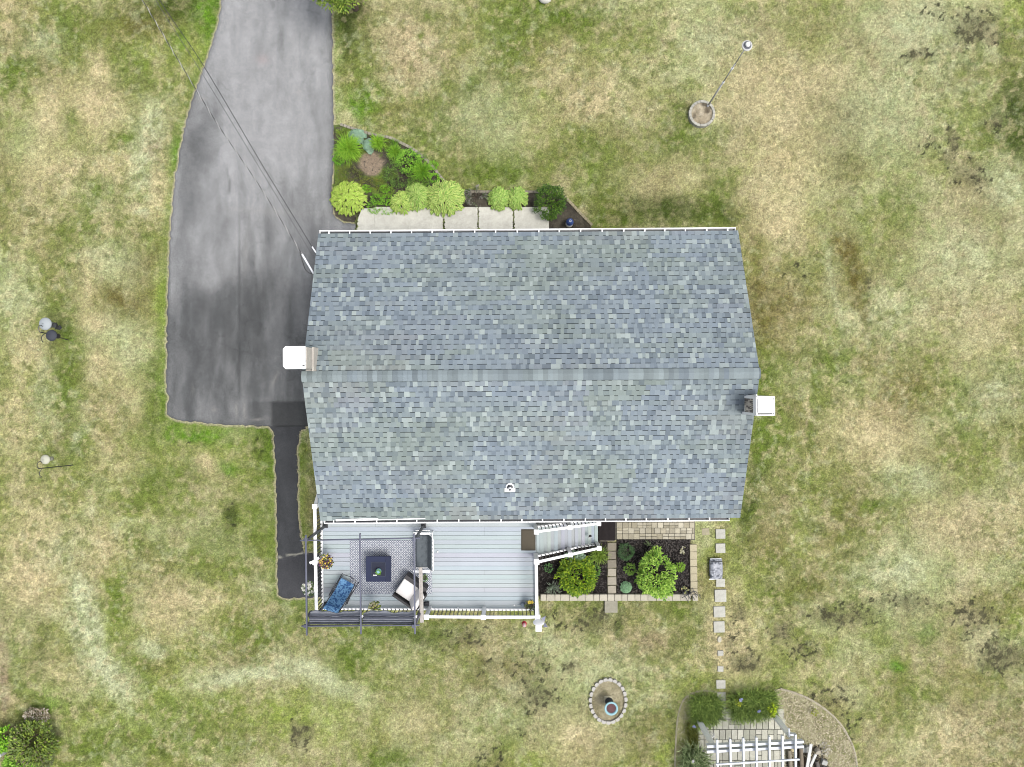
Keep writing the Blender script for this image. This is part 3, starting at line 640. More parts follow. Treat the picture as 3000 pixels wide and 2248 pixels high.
# oval ring of blocks with a blue planter
n = 23
for k in range(n):
    a = 2*PI*(k+.3)/n; q = RB+Vector((.66*math.cos(a), .80*math.sin(a), 0)); tg = math.atan2(.80*math.cos(a), -.66*math.sin(a))
    m = MB(); m.prism([(-.085,-.055),(.085,-.055),(.078,.03),(.045,.062),(-.045,.062),(-.078,.03)][::-1] if False else [(.078,-.055),(.085,.02),(.045,.062),(-.045,.062),(-.085,.02),(-.078,-.055)], 0, .1, stonecol(lin(208,205,198), .05))
    o = m.build('edging_stone', 'stone', origin=(0,0,0)); o.location = (q.x, q.y, 0); o.rotation_euler = (0,0,tg+PI+random.uniform(-.06,.06))
    settag(o, 'pale grey scalloped block of the oval ring, %s counterclockwise from its right end' % nth(k+1), 'edging stone', 'oval ring of blocks round the blue planter')
sh = sheet('planter_soil', [(RB.x+.63*math.cos(a*PI/16), RB.y+.77*math.sin(a*PI/16)) for a in range(32)], .02, .08, bedcol(lin(184,176,146), lin(146,140,108)), 'soil', mound=bump_fn(.008)); settag(sh, kind='structure')
litter([(RB.x+.6*math.cos(a*PI/16), RB.y+.75*math.sin(a*PI/16)) for a in range(32)], 350, lin(120,110,84), lin(216,202,164), .06, .02, 'dead_leaves', 'dry leaves and litter inside the oval block ring')
q = P(1783,2052)
t = thing('blue_planter', 'tall round pale blue planter with dark body and brown soil in the oval ring', 'planter', (q.x+.01, q.y-.02, 0))
m = MB(); m.lathe((0,0,0), [(.13,.03),(.15,.06),(.14,.3),(.165,.5),(.19,.60)], 28, lin(52,62,74,K)); m.build('body', 'attr', t, local=True, smooth=True)
m = MB(); m.lathe((0,0,.6), [(.185,-.02),(.245,.0),(.25,.045),(.235,.06),(.19,.05),(.172,.02),(.172,.004)], 32, lin(168,214,226,K)); m.build('rim', 'attr', t, local=True, smooth=True)
m = MB(); m.lathe((0,0,.604), [(.175,0),(.165,.012),(.05,.016)], 24, lin(118,88,90,K)); m.build('soil', 'soil', t, local=True)
m = MB(); m.box((-.02,.05,.03), (.3,.3,.03), .03, lin(206,200,170,K), bev=.01); m.build('base_slab', 'stone', t, local=True)

# planter ring with the tall pole
q = P(2053,338)
t = thing('round_planter', 'round grey stone planter ring full of dry soil at the foot of the pole', 'planter', (q.x, q.y, 0))
m = MB()
for k in range(22):
    a0, a1 = 2*PI*k/22+.012, 2*PI*(k+1)/22-.012; c = stonecol(lin(196,194,182), .12); pts = []
    m.prism([(.40*math.cos(a0), .40*math.sin(a0)), (.49*math.cos(a0), .49*math.sin(a0)), (.49*math.cos(a1), .49*math.sin(a1)), (.40*math.cos(a1), .40*math.sin(a1))], 0, .2+random.uniform(-.01,.01), c)
m.build('stone_ring', 'stone', t, local=True)
def pcol(x, y):
    c = bedcol(lin(206,196,172), lin(170,158,134))(x*1.0, y*1.0); d = ss(.5,.62,fbm(x, y, 4, 3, 61))[..., None]*.7
    return c*(1-d)+np.array(lin(84,74,62))*K*d
s_ = sheet('soil', [(.405*math.cos(a*PI/14), .405*math.sin(a*PI/14)) for a in range(28)], .15, .05, pcol, 'soil', mound=bump_fn(.015)); s_.parent = t
q0 = P(2072,313,.15); LT = 5.0; top = Vector((q0.x+.06, q0.y+.03, LT))
kz = FP/(CH-LT); top = Vector(((2190-1500)/kz, (1124-132)/kz, LT))
t = thing('tall_pole', 'tall thin grey sectional pole with round white top above the stone planter', 'pole', (q0.x, q0.y, .13))
d = top-q0; m = MB(); m.tube([q0-Vector((0,0,.05)), q0+d*.45], .03, 10); m.tube([q0+d*.44, q0+d*.74], .021, 10); m.tube([q0+d*.73, top-Vector((0,0,.1))], .017, 10); m.build('pole', 'grey_metal', t, smooth=True)
for f in (.02, .44, .66): m = MB(); m.tube([q0+d*(f-.004), q0+d*(f+.012)], .04, 10); m.build('collar', 'white_paint', t)
m = MB(); m.lathe(top-Vector((0,0,.1)), [(.06,0),(.155,.02),(.165,.05),(.155,.075),(.125,.08)], 24, lin(225,225,222,K)); m.build('cap_rim', 'attr', t, smooth=True)
m = MB(); m.lathe(top-Vector((0,0,.05)), [(.126,0),(.126,.03),(.08,.035)], 24, lin(112,114,124,K)); m.build('cap_plate', 'attr', t)
m = MB(); m.lathe(top, [(.06,-.01),(.075,.03),(.06,.075),(.025,.1)], 20, lin(235,235,235,K)); m.build('finial', 'white', t, smooth=True)

# ================================================================ HOUSE
ze, zr = 4.1, 5.98
house = thing('house', 'raised ranch house with a grey-green shingled gable roof and white gutters', 'house', (HC.x, HC.y, 0), HR)
SL = math.hypot(HY, zr-ze); sl_c, sl_s = HY/SL, (zr-ze)/SL
# walls with clapboard courses and openings trimmed on
m = MB(); nb = 24
for side in ('S','N','W','E'):
    for i in range(nb):
        z0 = .35+i*(3.72/nb); h = 3.72/nb
        if side in 'SN':
            sg = -1 if side == 'S' else 1
            m.bar((-WX, sg*(WY-.012), z0+h/2), (WX, sg*(WY-.012), z0+h/2), .025, h+.01, up=(0, sg*.10, 1))
        else:
            sg = -1 if side == 'W' else 1
            m.bar((sg*(WX-.012), -WY+.03, z0+h/2), (sg*(WX-.012), WY-.03, z0+h/2), .025, h+.01, up=(sg*.10, 0, 1))
m.box((0,0,2.03), (2*WX-.06, 2*WY-.06, 4.02)); 
for sg in (-1, 1):
    m.add([(sg*(WX-.03), -WY+.03, 4.04), (sg*(WX-.03), WY-.03, 4.04), (sg*(WX-.03), 0, zr-.30), (sg*(WX-.1), -WY+.03, 4.04), (sg*(WX-.1), WY-.03, 4.04), (sg*(WX-.1), 0, zr-.30)], [(0,1,2),(3,5,4),(0,2,5,3),(1,4,5,2),(0,3,4,1)])
m.build('wall', 'siding', house, local=True)
m = MB(); m.box((0,0,.17), (2*WX+.02, 2*WY+.02, .38)); m.build('foundation', 'joint', house, local=True)
def window(cx, cy, cz, wd, h, ax):
    m = MB(); dx = (1,0) if ax in 'SN' else (0,1); n = {'S':(0,-1),'N':(0,1),'W':(-1,0),'E':(1,0)}[ax]
    def bb(o_, zz, l, hh, th, off):
        c = (cx+dx[0]*o_+n[0]*off, cy+dx[1]*o_+n[1]*off, zz); m.box(c, (l if dx[0] else th, l if dx[1] else th, hh))
    bb(0, cz+h/2+.04, wd+.16, .08, .07, .02); bb(0, cz-h/2-.04, wd+.16, .08, .09, .03); bb(-wd/2-.04, cz, .08, h, .07, .02); bb(wd/2+.04, cz, .08, h, .07, .02); bb(0, cz, wd, .04, .05, .02)
    f = m.build('window', 'white', house, local=True)
    m2 = MB(); c = (cx+n[0]*.012, cy+n[1]*.012, cz); m2.box(c, (wd if dx[0] else .03, wd if dx[1] else .03, h)); m2.build('pane', 'glass', f, local=True)
for x in (-4.8, -2.6, 3.2, 5.0): window(x, WY, 2.9, 1.0, 1.2, 'N')
for x in (-5.0, 2.8, 5.0): window(x, -WY, 2.95, 1.0, 1.1, 'S')
for y in (-2.4, 1.6): window(WX, y, 2.9, 1.0, 1.2, 'E')
window(-WX, -2.2, 3.0, .9, 1.1, 'W'); window(-WX, 2.4, 3.0, .9, 1.1, 'W')
m = MB(); m.box((.6, WY+.02, 1.5), (1.0,.06,2.1)); m.box((.6, WY+.03, 1.5), (1.16,.04,2.26)); dd = m.build('door', 'white', house, local=True)
m = MB(); m.lathe((.98, WY+.08, 1.45), [(.03,-.03),(.035,0),(.03,.03)], 10, lin(190,180,140,K)); m.build('handle', 'grey_metal', dd, local=True)
m = MB(); m.box((-1.6, -WY-.03, 2.86), (1.9,.08,2.1)); dd = m.build('sliding_door', 'white', house, local=True)
m = MB(); m.box((-2.02, -WY-.07, 2.86), (.78,.03,1.9)); m.box((-1.16, -WY-.07, 2.86), (.78,.03,1.9)); m.build('pane', 'glass', dd, local=True)
# roof deck
m = MB()
def rp(x, s, up, sg):          # x along, s distance up the slope from the eave, up = height above slope plane
    y = HY-s*sl_c; z = ze+s*sl_s; return Vector((x, sg*(y+up*sl_s), z+up*sl_c))
for sg in (-1, 1):
    v = [rp(-HX, 0, 0, sg), rp(HX, 0, 0, sg), rp(HX, SL, 0, sg), rp(-HX, SL, 0, sg)]; v2 = [rp(p, s, -.14, sg) for p, s in ((-HX,0),(HX,0),(HX,SL),(-HX,SL))]
    f = [(0,1,2,3),(7,6,5,4),(0,4,5,1),(1,5,6,2),(3,7,4,0)]
    if sg == 1: f = [q[::-1] for q in f]
    m.add(v+v2, f, lin(120,128,132,K))
roof = m.build('roof', 'shingle', house, local=True)
# shingles: every laminated tab is a slab of its own
m = MB(); NC = 30; EX = SL/NC
blue = lin(142,155,167); grn = lin(147,160,156); warm = lin(156,155,156); light = lin(184,196,194); dk = lin(112,124,134)
for sg in (-1, 1):
    for ci in range(NC):
        s0 = ci*EX; x = -HX-random.uniform(0, .2); hue = None; left = 0
        raised = False
        while x < HX:
            if left <= 0:
                left = random.uniform(.55, 1.1); 
                nz = fbm(np.array([x*.55+sg*40]), np.array([s0*1.0+sg*9]), 1.0, 3, 70)[0]; nw = fbm(np.array([x*.6-sg*30]), np.array([s0*.9]), 1.0, 3, 71)[0]
                a = min(max((nz-.42)*3.4+random.uniform(-.3,.3), 0), 1); b = min(max((nw-.5)*4+random.uniform(-.3,.25), 0), 1)
                hue = rc(rc(blue, grn, a), warm, b*.4)
            raised = (not raised) if random.random() < .86 else raised; wd = random.uniform(.08, .17) if raised else random.uniform(.08, .18)
            x0, x1 = max(x, -HX), min(x+wd, HX)
            if x1-x0 > .01:
                r = random.random()
                c = rc(hue, light, random.uniform(.4, 1)) if r < (.17 if raised else .07) else (rc(hue, dk, random.uniform(.2, .7)) if r < .34 else rc(hue, light, random.uniform(0, .25)))
                k = random.uniform(.93, 1.07)*K*(.90+.22*float(fbm(np.array([x*.7]), np.array([s0*.45+sg*11]), 1.0, 4, 76)[0])); c = tuple(v*k for v in c)
                zt = .0125 if raised else .007
                # top face tilts up towards its lower edge; thin exposed butt
                a0 = rp(x0, s0-.004, zt+.006, sg); a1 = rp(x1, s0-.004, zt+.006, sg); b0 = rp(x0, s0+EX, zt-.003, sg); b1 = rp(x1, s0+EX, zt-.003, sg)
                d0 = rp(x0, s0-.004, 0, sg); d1 = rp(x1, s0-.004, 0, sg)
                f = [(0,1,3,2),(4,5,1,0)]
                if sg == 1: f = [q[::-1] for q in f]
                if raised:
                    e0 = rp(x0, s0+EX, 0, sg); e1 = rp(x1, s0+EX, 0, sg)
                    ff = f+([(4,0,2,6),(1,5,7,3)] if sg == -1 else [(6,2,0,4),(3,7,5,1)])
                    m.add([a0,a1,b0,b1,d0,d1,e0,e1], ff, c)
                else:
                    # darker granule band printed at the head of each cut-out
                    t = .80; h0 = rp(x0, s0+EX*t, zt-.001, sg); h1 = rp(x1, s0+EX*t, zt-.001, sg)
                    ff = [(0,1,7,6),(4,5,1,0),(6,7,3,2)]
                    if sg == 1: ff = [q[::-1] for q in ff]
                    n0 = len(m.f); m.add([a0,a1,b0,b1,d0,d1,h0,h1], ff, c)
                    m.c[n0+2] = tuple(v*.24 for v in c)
            x += wd; left -= wd
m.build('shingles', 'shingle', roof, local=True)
# ridge cap
m = MB(); x = -HX-.01
while x < HX:
    wd = .145; x1 = min(x+wd+.02, HX+.01); kk = random.uniform(.74,1.14); cbase = rc(rc(blue, grn, random.uniform(0,.5)), light, random.uniform(.1,.5)) if random.random() < .3 or x < -HX else cbase; c = tuple(v*K*kk for v in cbase)
    rr = .17; zt = .055
    vs = []
    for xx, hh in ((x, -.022), (x1, .006)):
        hh += .012; vs += [(xx, -rr, zr-rr*sl_s/sl_c+zt-.045+hh), (xx, -rr*.9, zr-rr*.9*sl_s/sl_c+zt+hh), (xx, -.03, zr-.006+zt+hh), (xx, .03, zr-.006+zt+hh), (xx, rr*.9, zr-rr*.9*sl_s/sl_c+zt+hh), (xx, rr, zr-rr*sl_s/sl_c+zt-.045+hh)]
    m.add(vs, [(i, i+1, i+7, i+6)[::-1] for i in range(5)]+[(6,7,8,9,10,11)], c); x += wd
m.build('ridge_cap', 'shingle', roof, local=True)
# rake boards
m = MB()
for sx in (-1, 1):
    for sg in (-1, 1): m.bar(rp(sx*(HX-.015), .03, -.1, sg), rp(sx*(HX-.015), SL-.02, -.1, sg), .035, .17)
m.build('rake_board', 'white', roof, local=True)
# soffit + fascia
m = MB()
for sg in (-1, 1):
    m.box((0, sg*(HY-.03), ze-.11), (2*HX-.08, .03, .19)); m.box((0, sg*(WY+.17), ze-.19), (2*HX-.08, .36, .02))
m.build('fascia', 'white', roof, local=True)
# vent pipe boot on the south slope
q = P(1494,1430,4.6); c, s_ = math.cos(-HR), math.sin(-HR); lx, ly = (q.x-HC.x)*c-(q.y-HC.y)*s_, (q.x-HC.x)*s_+(q.y-HC.y)*c
sv = (HY-abs(ly))/sl_c; zb = ze+sv*sl_s
Rs = Matrix.Rotation(math.atan2(sl_s, sl_c), 3, 'X')
m = MB(); m.box((lx, ly-.07, zb-.012), (.33,.12,.02), R=Rs, bev=.004); m.lathe((lx, ly+.03, zb+.012), [(.135,0),(.132,.02),(.105,.045),(.095,.045)], 28, R=Rs); v_ = m.build('roof_vent', 'white', roof, local=True, smooth=False)
# vent continued: black rubber collar and pipe (same part family)
m = MB(); m.lathe((lx, ly+.03, zb+.05), [(.093,0),(.088,.02),(.05,.03)], 24, R=Rs); m.build('rubber_collar', 'black', roof, local=True, smooth=True)
m = MB(); m.tube([(lx, ly+.0, zb), (lx, ly-.02, zb+.24)], .05, 18); m.build('vent_pipe', 'white', roof, local=True, smooth=True)
m = MB(); m.lathe((lx, ly-.025, zb+.242), [(.036,0),(.034,.002)], 18); m.build('vent_opening', 'black', roof, local=True)
# gutters with hangers
for sg, x0, x1 in ((-1, -6.50, 6.28), (1, -6.58, 6.55)):
    m = MB(); y0 = sg*HY; zg = ze-.035
    m.box(((x0+x1)/2, y0+sg*.095, zg), (x1-x0, .028, .10)); m.box(((x0+x1)/2, y0+sg*.045, zg-.095), (x1-x0, .09, .012)); m.box(((x0+x1)/2, y0-sg*.0, zg-.04), (x1-x0, .01, .1))
    for xx in (x0, x1): m.box((xx, y0+sg*.045, zg-.03), (.01, .09, .11))
    g = m.build('gutter', 'white', house, local=True)
    m = MB(); m.box(((x0+x1)/2, y0+sg*.042, zg-.083), (x1-x0-.02, .078, .006), c3=(.03,.03,.033)); m.build('gutter_trough', 'black', g, local=True)
    xx = x0+.30; i = 0; hm = None
    while xx < x1-.1:
        if hm is None:
            m = MB(); m.box((0,0,0), (.034,.10,.012)); hm = m.build('hanger', 'white', g, local=True); hm.location = (xx, y0+sg*.047, zg+.056)
        else:
            h2 = hm.copy(); C.objects.link(h2); h2.parent = g; h2.location = (xx, y0+sg*.047, zg+.056)
        xx += .655+random.uniform(-.03,.03)
# chimneys
def brick_box(m, cx, cy, wx, wy, z0, z1, c):
    m.box((cx, cy, (z0+z1)/2), (wx, wy, z1-z0), c3=c)
def toL(q): dx, dy = q[0]-HC.x, q[1]-HC.y; return dx*math.cos(-HR)-dy*math.sin(-HR), dx*math.sin(-HR)+dy*math.cos(-HR)
# west chimney: beige brick, white slab cap
x0, y0 = toL(P(893,1078,6.87)); x1, y1 = toL(P(830,1018,6.87))
cx, cy, wx, wy = (x0+x1)/2, (y0+y1)/2, abs(x0-x1), abs(y0-y1)
m = MB(); m.box((cx, cy, 3.2), (wx-.06, wy-.03, 6.9), c3=lin(205,198,186,K)); m.box((cx+.01, cy, 6.45), (wx+.0, wy+.03, .5), c3=lin(214,208,198,K), bev=.01)
ch = m.build('chimney', 'stone', house, local=True)
m = MB(); m.prism([(cx+sx*(wx/2+.01-a), cy+sy*(wy/2+.03-b)) for sx, sy, a, b in ((-1,-1,.08,0),(1,-1,0,0),(1,1,0,0),(-1,1,.08,0),(-1,1,0,.08),(-1,-1,0,.08))], 6.80, 6.88); m.build('cap', 'white', ch, local=True)
m = MB(); m.box((cx+wx/2-.12, cy-.02, 6.884), (.012,.22,.01), c3=(.12,.12,.12)); m.box((cx+wx/2-.03, cy-wy/2+.06, 6.886), (.06,.03,.012), c3=(.05,.05,.05)); m.build('cap_stain', 'attr', ch, local=True)
m = MB(); m.box((cx+wx/2+.02, cy-.02, 5.9), (.05, wy+.12, .5)); m.box((cx+wx/2-.08, cy-wy/2-.045, 5.85), (.3,.03,.3)); m.c = [lin(214,208,198,K)]*len(m.c); m.build('flashing', 'stone', ch, local=True)
# east chimney: weathered shingle face, white corner boards, metal cap
x0, y0 = toL(P(2217,1217,6.7)); x1, y1 = toL(P(2269,1163,6.7))
cx, cy, wx, wy = (x0+x1)/2, (y0+y1)/2, abs(x0-x1), abs(y0-y1)
m = MB()
m.box((cx, cy, 3.25), (wx-.04, wy-.04, 6.3), c3=lin(176,192,214,K*1.7)); ch = m.build('chimney', 'siding', house, local=True)
m = MB()
for i in range(5):
    for j in range(14):
        m.box((cx-wx/2+.01, cy-wy/2+.06+j*(wy-.12)/13.5, 5.75+i*.15+random.uniform(-.01,.01)), (.02+random.uniform(0,.012), (wy-.12)/14, .14), c3=jit(lin(210,200,186,K*1.3) if random.random() < .65 else lin(120,112,108,K*1.2), .3))
m.build('weathered_panel', 'attr', ch, local=True)
m = MB()
for sx in (-1, 1):
    for sy in (-1, 1): m.box((cx+sx*(wx/2-.01), cy+sy*(wy/2-.02), 5.6), (.06,.07,2.1))
m.box((cx-wx/2-.005, cy, 6.53), (.05, wy, .1)); m.build('corner_board', 'white', ch, local=True)
m = MB(); zt = 6.62
m.box((cx, cy, zt), (wx+.04, wy+.04, .05)); m.box((cx, cy+.0, zt+.06), (wx-.06, wy-.12, .07), bev=.02)
for sy in (-1, 1): m.box((cx, cy+sy*(wy/2+.0), zt+.05), (wx+.02, .03, .05))
for sx in (-1, 1): m.box((cx+sx*(wx/2), cy, zt+.05), (.03, wy+.02, .05))
m.build('cap', 'white', ch, local=True)
m = MB(); m.box((cx, cy-wy/2+.052, zt+.027), (wx-.1, .07, .004)); m.build('cap_gap', 'black', ch, local=True)
m = MB(); m.tube([(cx-wx/2+.03, cy+wy/2+.0, 5.6), (cx-wx/2+.03, cy+wy/2+.05, 6.62)], .02, 8); m.build('chimney_pipe', 'white', ch, local=True)
# service mast brackets on the west rake
m = MB(); A = P(885,745,4.45); B = P(918,801,4.3)
m.tube([A, B, B+Vector((.18,-.02,-.3))], .03, 8)
ms_ = m.build('service_mast', 'white_paint', origin=B); settag(ms_, 'white conduit arm holding the overhead wires at the left edge of the roof', 'conduit')
m = MB(); m.tube([P(914,723,4.4), P(926,741,4.3), P(930,742,3.9)], .022, 8)
settag(m.build('cable_bracket', 'white_paint', origin=P(926,741,4.3)), 'short white bracket holding the upper dark wire at the roof edge', 'bracket')
# overhead wires
def wire(name, pts, r, cols, label, tw=0):
    m = MB(); p = catmull([Vector(q) for q in pts], 24)
    m.tube(p, r, 6, cols[0])
    if tw:
        n = len(p); nn = n*10; hel = []
        for i in range(nn):
            t = i/(nn-1)*(n-1); j = min(int(t), n-2); c = p[j].lerp(p[j+1], t-j); a = i*.115
            hel.append(c+Vector((math.cos(a)*r*1.1, math.sin(a)*r*1.1*.5, math.sin(a)*r*1.1)))
        m.tube(hel, r*.9, 5, cols[1])
    return settag(m.build(name, 'attr', origin=p[-1]), label, 'wire', 'overhead wires above the driveway')
wire('power_line', [P(300,-180,7.2), P(418,2,6.6), P(520,173,6.0), P(640,368,5.4), P(760,545,5.0), P(885,745,4.45)], .010, ((.01,.01,.012), (.30,.30,.29)), 'thick twisted black and white wire, leftmost of the three over the driveway', 1)
wire('cable_line', [P(360,-180,7.4), P(480,20,6.9), P(598,196,6.3), P(778,500,5.2), P(914,723,4.4)], .009, ((.02,.02,.022),), 'thin dark wire, rightmost of the three over the driveway')
wire('phone_line', [P(350,-180,7.0), P(468,20,6.5), P(592,216,6.0), P(765,500,5.0), P(920,756,4.3)], .0065, ((.05,.05,.055),), 'thinnest dark wire, running between the other two over the driveway')
m = MB(); m.tube(catmull([P(878,738,4.5), P(886,765,4.3), P(895,790,4.0), P(906,800,4.0), P(917,803,4.2)], 6), .01, 6, (.02,.02,.02)); 
settag(m.build('cable_loop', 'attr', origin=P(917,803,4.2)), 'slack black drip loop hanging below the white conduit arm', 'cable')
# long white pole lying on the roof near the back gutter
def onroof(px, py):
    z = 4.2
    for _ in range(6):
        q = P(px, py, z); a, b = toL(q); z = ze+(HY-abs(b))*sl_s/sl_c+.03
    return P(px, py, z)
m = MB(); m.bar(onroof(984,1526), onroof(1246,1519.5), .028, .03); m.bar(onroof(984,1522.5)+Vector((0,0,.005)), onroof(1108,1519)+Vector((0,0,.005)), .022, .03)
settag(m.build('white_pole', 'white', origin=onroof(1110,1522)), 'long thin white pole lying on the shingles above the left part of the deck', 'pole')

# ================================================================ DECK
ZD = 1.8
deck = thing('deck', 'raised deck with pale grey boards and white railings behind the house', 'deck', tuple(P(1258,1650,0)))
D = lambda px, py, z=ZD: P(px, py, z)
dx0, dx1 = D(946,0).x, D(1570,0).x; dyt, dyb = -3.93, D(0,1786).y
m = MB(); n = 26; bw = (dyt-dyb)/n
for i in range(n):
    y = dyb+(i+.5)*bw; c = tuple(v*K*random.uniform(.96,1.04) for v in lin(206,216,224))
    xj = D(random.choice([1268, 1268, 1100, 1420]),0).x
    m.box(((dx0+xj)/2, y, ZD-.015), (xj-dx0-.003, bw-.008, .03), c3=c, bev=.004)
    m.box(((dx1+xj)/2, y, ZD-.015), (dx1-xj-.003, bw-.008, .03), c3=c, bev=.004)
m.build('decking', 'deck', deck)
m = MB()
for y in (dyb+.02, dyt-.05): m.box(((dx0+dx1)/2, y, ZD-.16), (dx1-dx0-.02, .05, .24), c3=(.35,.36,.36))
for x in (dx0+.02, dx1-.02): m.box((x, (dyb+dyt)/2, ZD-.16), (.05, dyt-dyb-.1, .24), c3=(.35,.36,.36))
for k in range(1, 18): m.box((dx0+k*(dx1-dx0)/18, (dyb+dyt)/2, ZD-.14), (.04, dyt-dyb-.16, .2), c3=(.16,.13,.09))
m.build('deck_frame', 'attr', deck)
for x in (dx0+.15, (dx0*2+dx1)/3, (dx0+dx1*2)/3, dx1-.15):
    m = MB(); m.box((x, dyb+.15, .82), (.13,.13,1.64), c3=(.17,.14,.1)); m.build('support_post', 'attr', deck)
ZR = ZD+.92
def railing(a, b, parent, nb, zlo=None, zb0=0, zb1=0, posts=(), skip=False, name='railing', rail_w=.09):
    """a, b: rail end points (top rail height); balusters black, rails white"""
    a = Vector(a); b = Vector(b); m = MB()
    m.bar(a, b, rail_w, .05, bev=.006); dn = Vector((0,0,-.80)); m.bar(a+dn, b+dn, .06, .07)
    m.bar(a-Vector((0,0,.06)), b-Vector((0,0,.06)), .045, .06)
    r = m.build(name, 'white', parent)
    m = MB(); m.box((0,0,-.42), (.024,.024,.74)); proto = m.build('baluster', 'black', r, local=True)
    rl = col_root(r).location
    for i in range(nb):
        p = a.lerp(b, (i+.5)/nb)-rl
        if i == 0: o = proto
        else: o = proto.copy(); C.objects.link(o); o.parent = r
        o.location = p
    return r
def post(parent, x, y, z0, z1, wd=.13, name='post', cap=True):
    m = MB(); m.box((x, y, (z0+z1)/2), (wd, wd, z1-z0), bev=.008)
    p = m.build(name, 'white', parent)
    if cap:
        m = MB(); m.box((x, y, z1+.012), (wd+.035, wd+.035, .024), bev=.005)
        m.add([(x-wd/2, y-wd/2, z1+.024), (x+wd/2, y-wd/2, z1+.024), (x+wd/2, y+wd/2, z1+.024), (x-wd/2, y+wd/2, z1+.024), (x, y, z1+.06)], [(0,1,4),(1,2,4),(2,3,4),(3,0,4)]); m.build('post_cap', 'white', p)
    return p
R_ = lambda px, py: P(px, py, ZR)
sw = R_(927.5,1806); nw = R_(922.5,1484); wm = R_(924.5,1648); se = R_(1573,1808); s1 = R_(1250,1807); s2 = R_(1416,1808); e1 = R_(1571,1645)
railing(nw, wm, deck, 14, rail_w=.10); railing(wm, sw, deck, 14, rail_w=.10)
railing(sw, s1, deck, 27); railing(s1, s2, deck, 14); railing(s2, se, deck, 13); railing(e1, se, deck, 13, rail_w=.10)
# rail that slopes down along the house side stairs
lo = P(940,1420,1.75); m = MB(); m.bar(nw, lo, .10, .05); m.bar(nw-Vector((0,0,.8)), lo-Vector((0,0,.8)), .06, .07); sr = m.build('stair_rail', 'white', deck)
for i in range(4):
    m = MB(); p = nw.lerp(lo, (i+.5)/4); m.box((p.x, p.y, p.z-.42), (.017,.017,.74)); m.build('baluster', 'black', sr)
for i in range(7):
    m = MB(); m.box((dx0+.42, dyt-.15+i*.26+.28, ZD-.2-i*.22), (.8,.27,.035), c3=lin(200,212,216,K)); m.build('side_step', 'deck', deck)
post(deck, nw.x, nw.y, ZD, ZR+.03); post(deck, wm.x-.01, wm.y, ZD-.1, ZR+.03, .12); post(deck, s1.x, s1.y, ZD-.3, ZR+.03); post(deck, s2.x, s2.y, ZD-.3, ZR+.03); post(deck, e1.x, e1.y, ZD, ZR+.03)
cp = P(1575,1808,ZR); post(deck, cp.x, cp.y, 0, ZR+.03, .14, name='corner_post'); q = P(1578,1841,2.7)
fp = post(None, q.x, q.y, 0, 2.7, .17, name='outer_post'); settag(fp, 'square white post standing just outside the deck corner below the round white dish', 'post')
m = MB(); cp = P(1578,1824,3.0); m.lathe((cp.x, cp.y, 3.0), [(.05,-.02),(.17,-.012),(.19,0),(.17,.012),(.05,.02)], 28, R=Matrix.Rotation(math.radians(-74), 3, 'X')); settag(m.build('white_dish', 'white', origin=(cp.x, cp.y, 3.0), smooth=True), 'tilted round white dish at the front right corner of the deck railing', 'dish')
p = R_(912,1655); m = MB(); m.bar(R_(908,1651), R_(934,1635)-Vector((0,0,.02)), .07, .03); m.lathe(R_(910,1648), [(.03,0),(.045,.02),(.03,.04)], 10); settag(m.build('rail_bracket', 'white', origin=p), 'white bracket clamped on the left railing beside the purple flower basket', 'bracket')
# stairs with railings
st = thing('deck_stairs', 'pale grey deck stairs with white railings leading down to the back garden', 'stairs', tuple(P(1665,1570,0)))
ZL = .93
na, nb_ = P(1571,1558,ZR), P(1754,1534,ZL); sa, sb = P(1573,1647,ZR), P(1755,1606,ZL)
xs0, xs1 = dx1+.01, nb_.x+.05; yN, yS = na.y+.03, sa.y-.0; NS = 9
for i in range(NS):
    z = ZD-(i+1)*ZD/(NS+1)+.05; xa = xs0+i*(xs1-xs0)/NS; wd = (xs1-xs0)/NS
    m = MB()
    for j in range(2):
        c = tuple(v*K*random.uniform(.9,1.03) for v in lin(198,210,214)); m.box((xa+wd*(.25+.5*j)+.005, (yN+yS)/2, z), (wd*.5-.012+.01*j, abs(yN-yS)-.06, .035), c3=c, bev=.004)
    tr = m.build('tread', 'deck', st)
m = MB()
for y in (yN-.03, yS+.03): m.bar((xs0, y, ZD-.22), (xs1, y, .1), .04, .28, c3=(.35,.36,.36))
m.build('stringer', 'attr', st)
for (a, b) in ((na, nb_), (sa, sb)):
    mid = a.lerp(b, .52)
    railing(a, mid, st, 9, name='stair_railing'); railing(mid, b, st, 8, name='stair_railing')
    for q, zb in ((a, ZD-.05), (mid, .5), (b, 0)): post(st, q.x, q.y, zb, q.z+.04, .125)
m = MB(); m.box((0,0,.006), (.50,.74,.012), c3=lin(92,86,74,K), bev=.003); m.box((0,0,.014), (.42,.66,.006), c3=lin(102,95,82,K))
q = D(1548,1582,ZD); o = m.build('door_mat', 'fabric', origin=(0,0,0)); o.location = (q.x, q.y, ZD+.003); settag(o, 'plain brown-grey mat on the deck boards at the top of the stairs', 'mat')
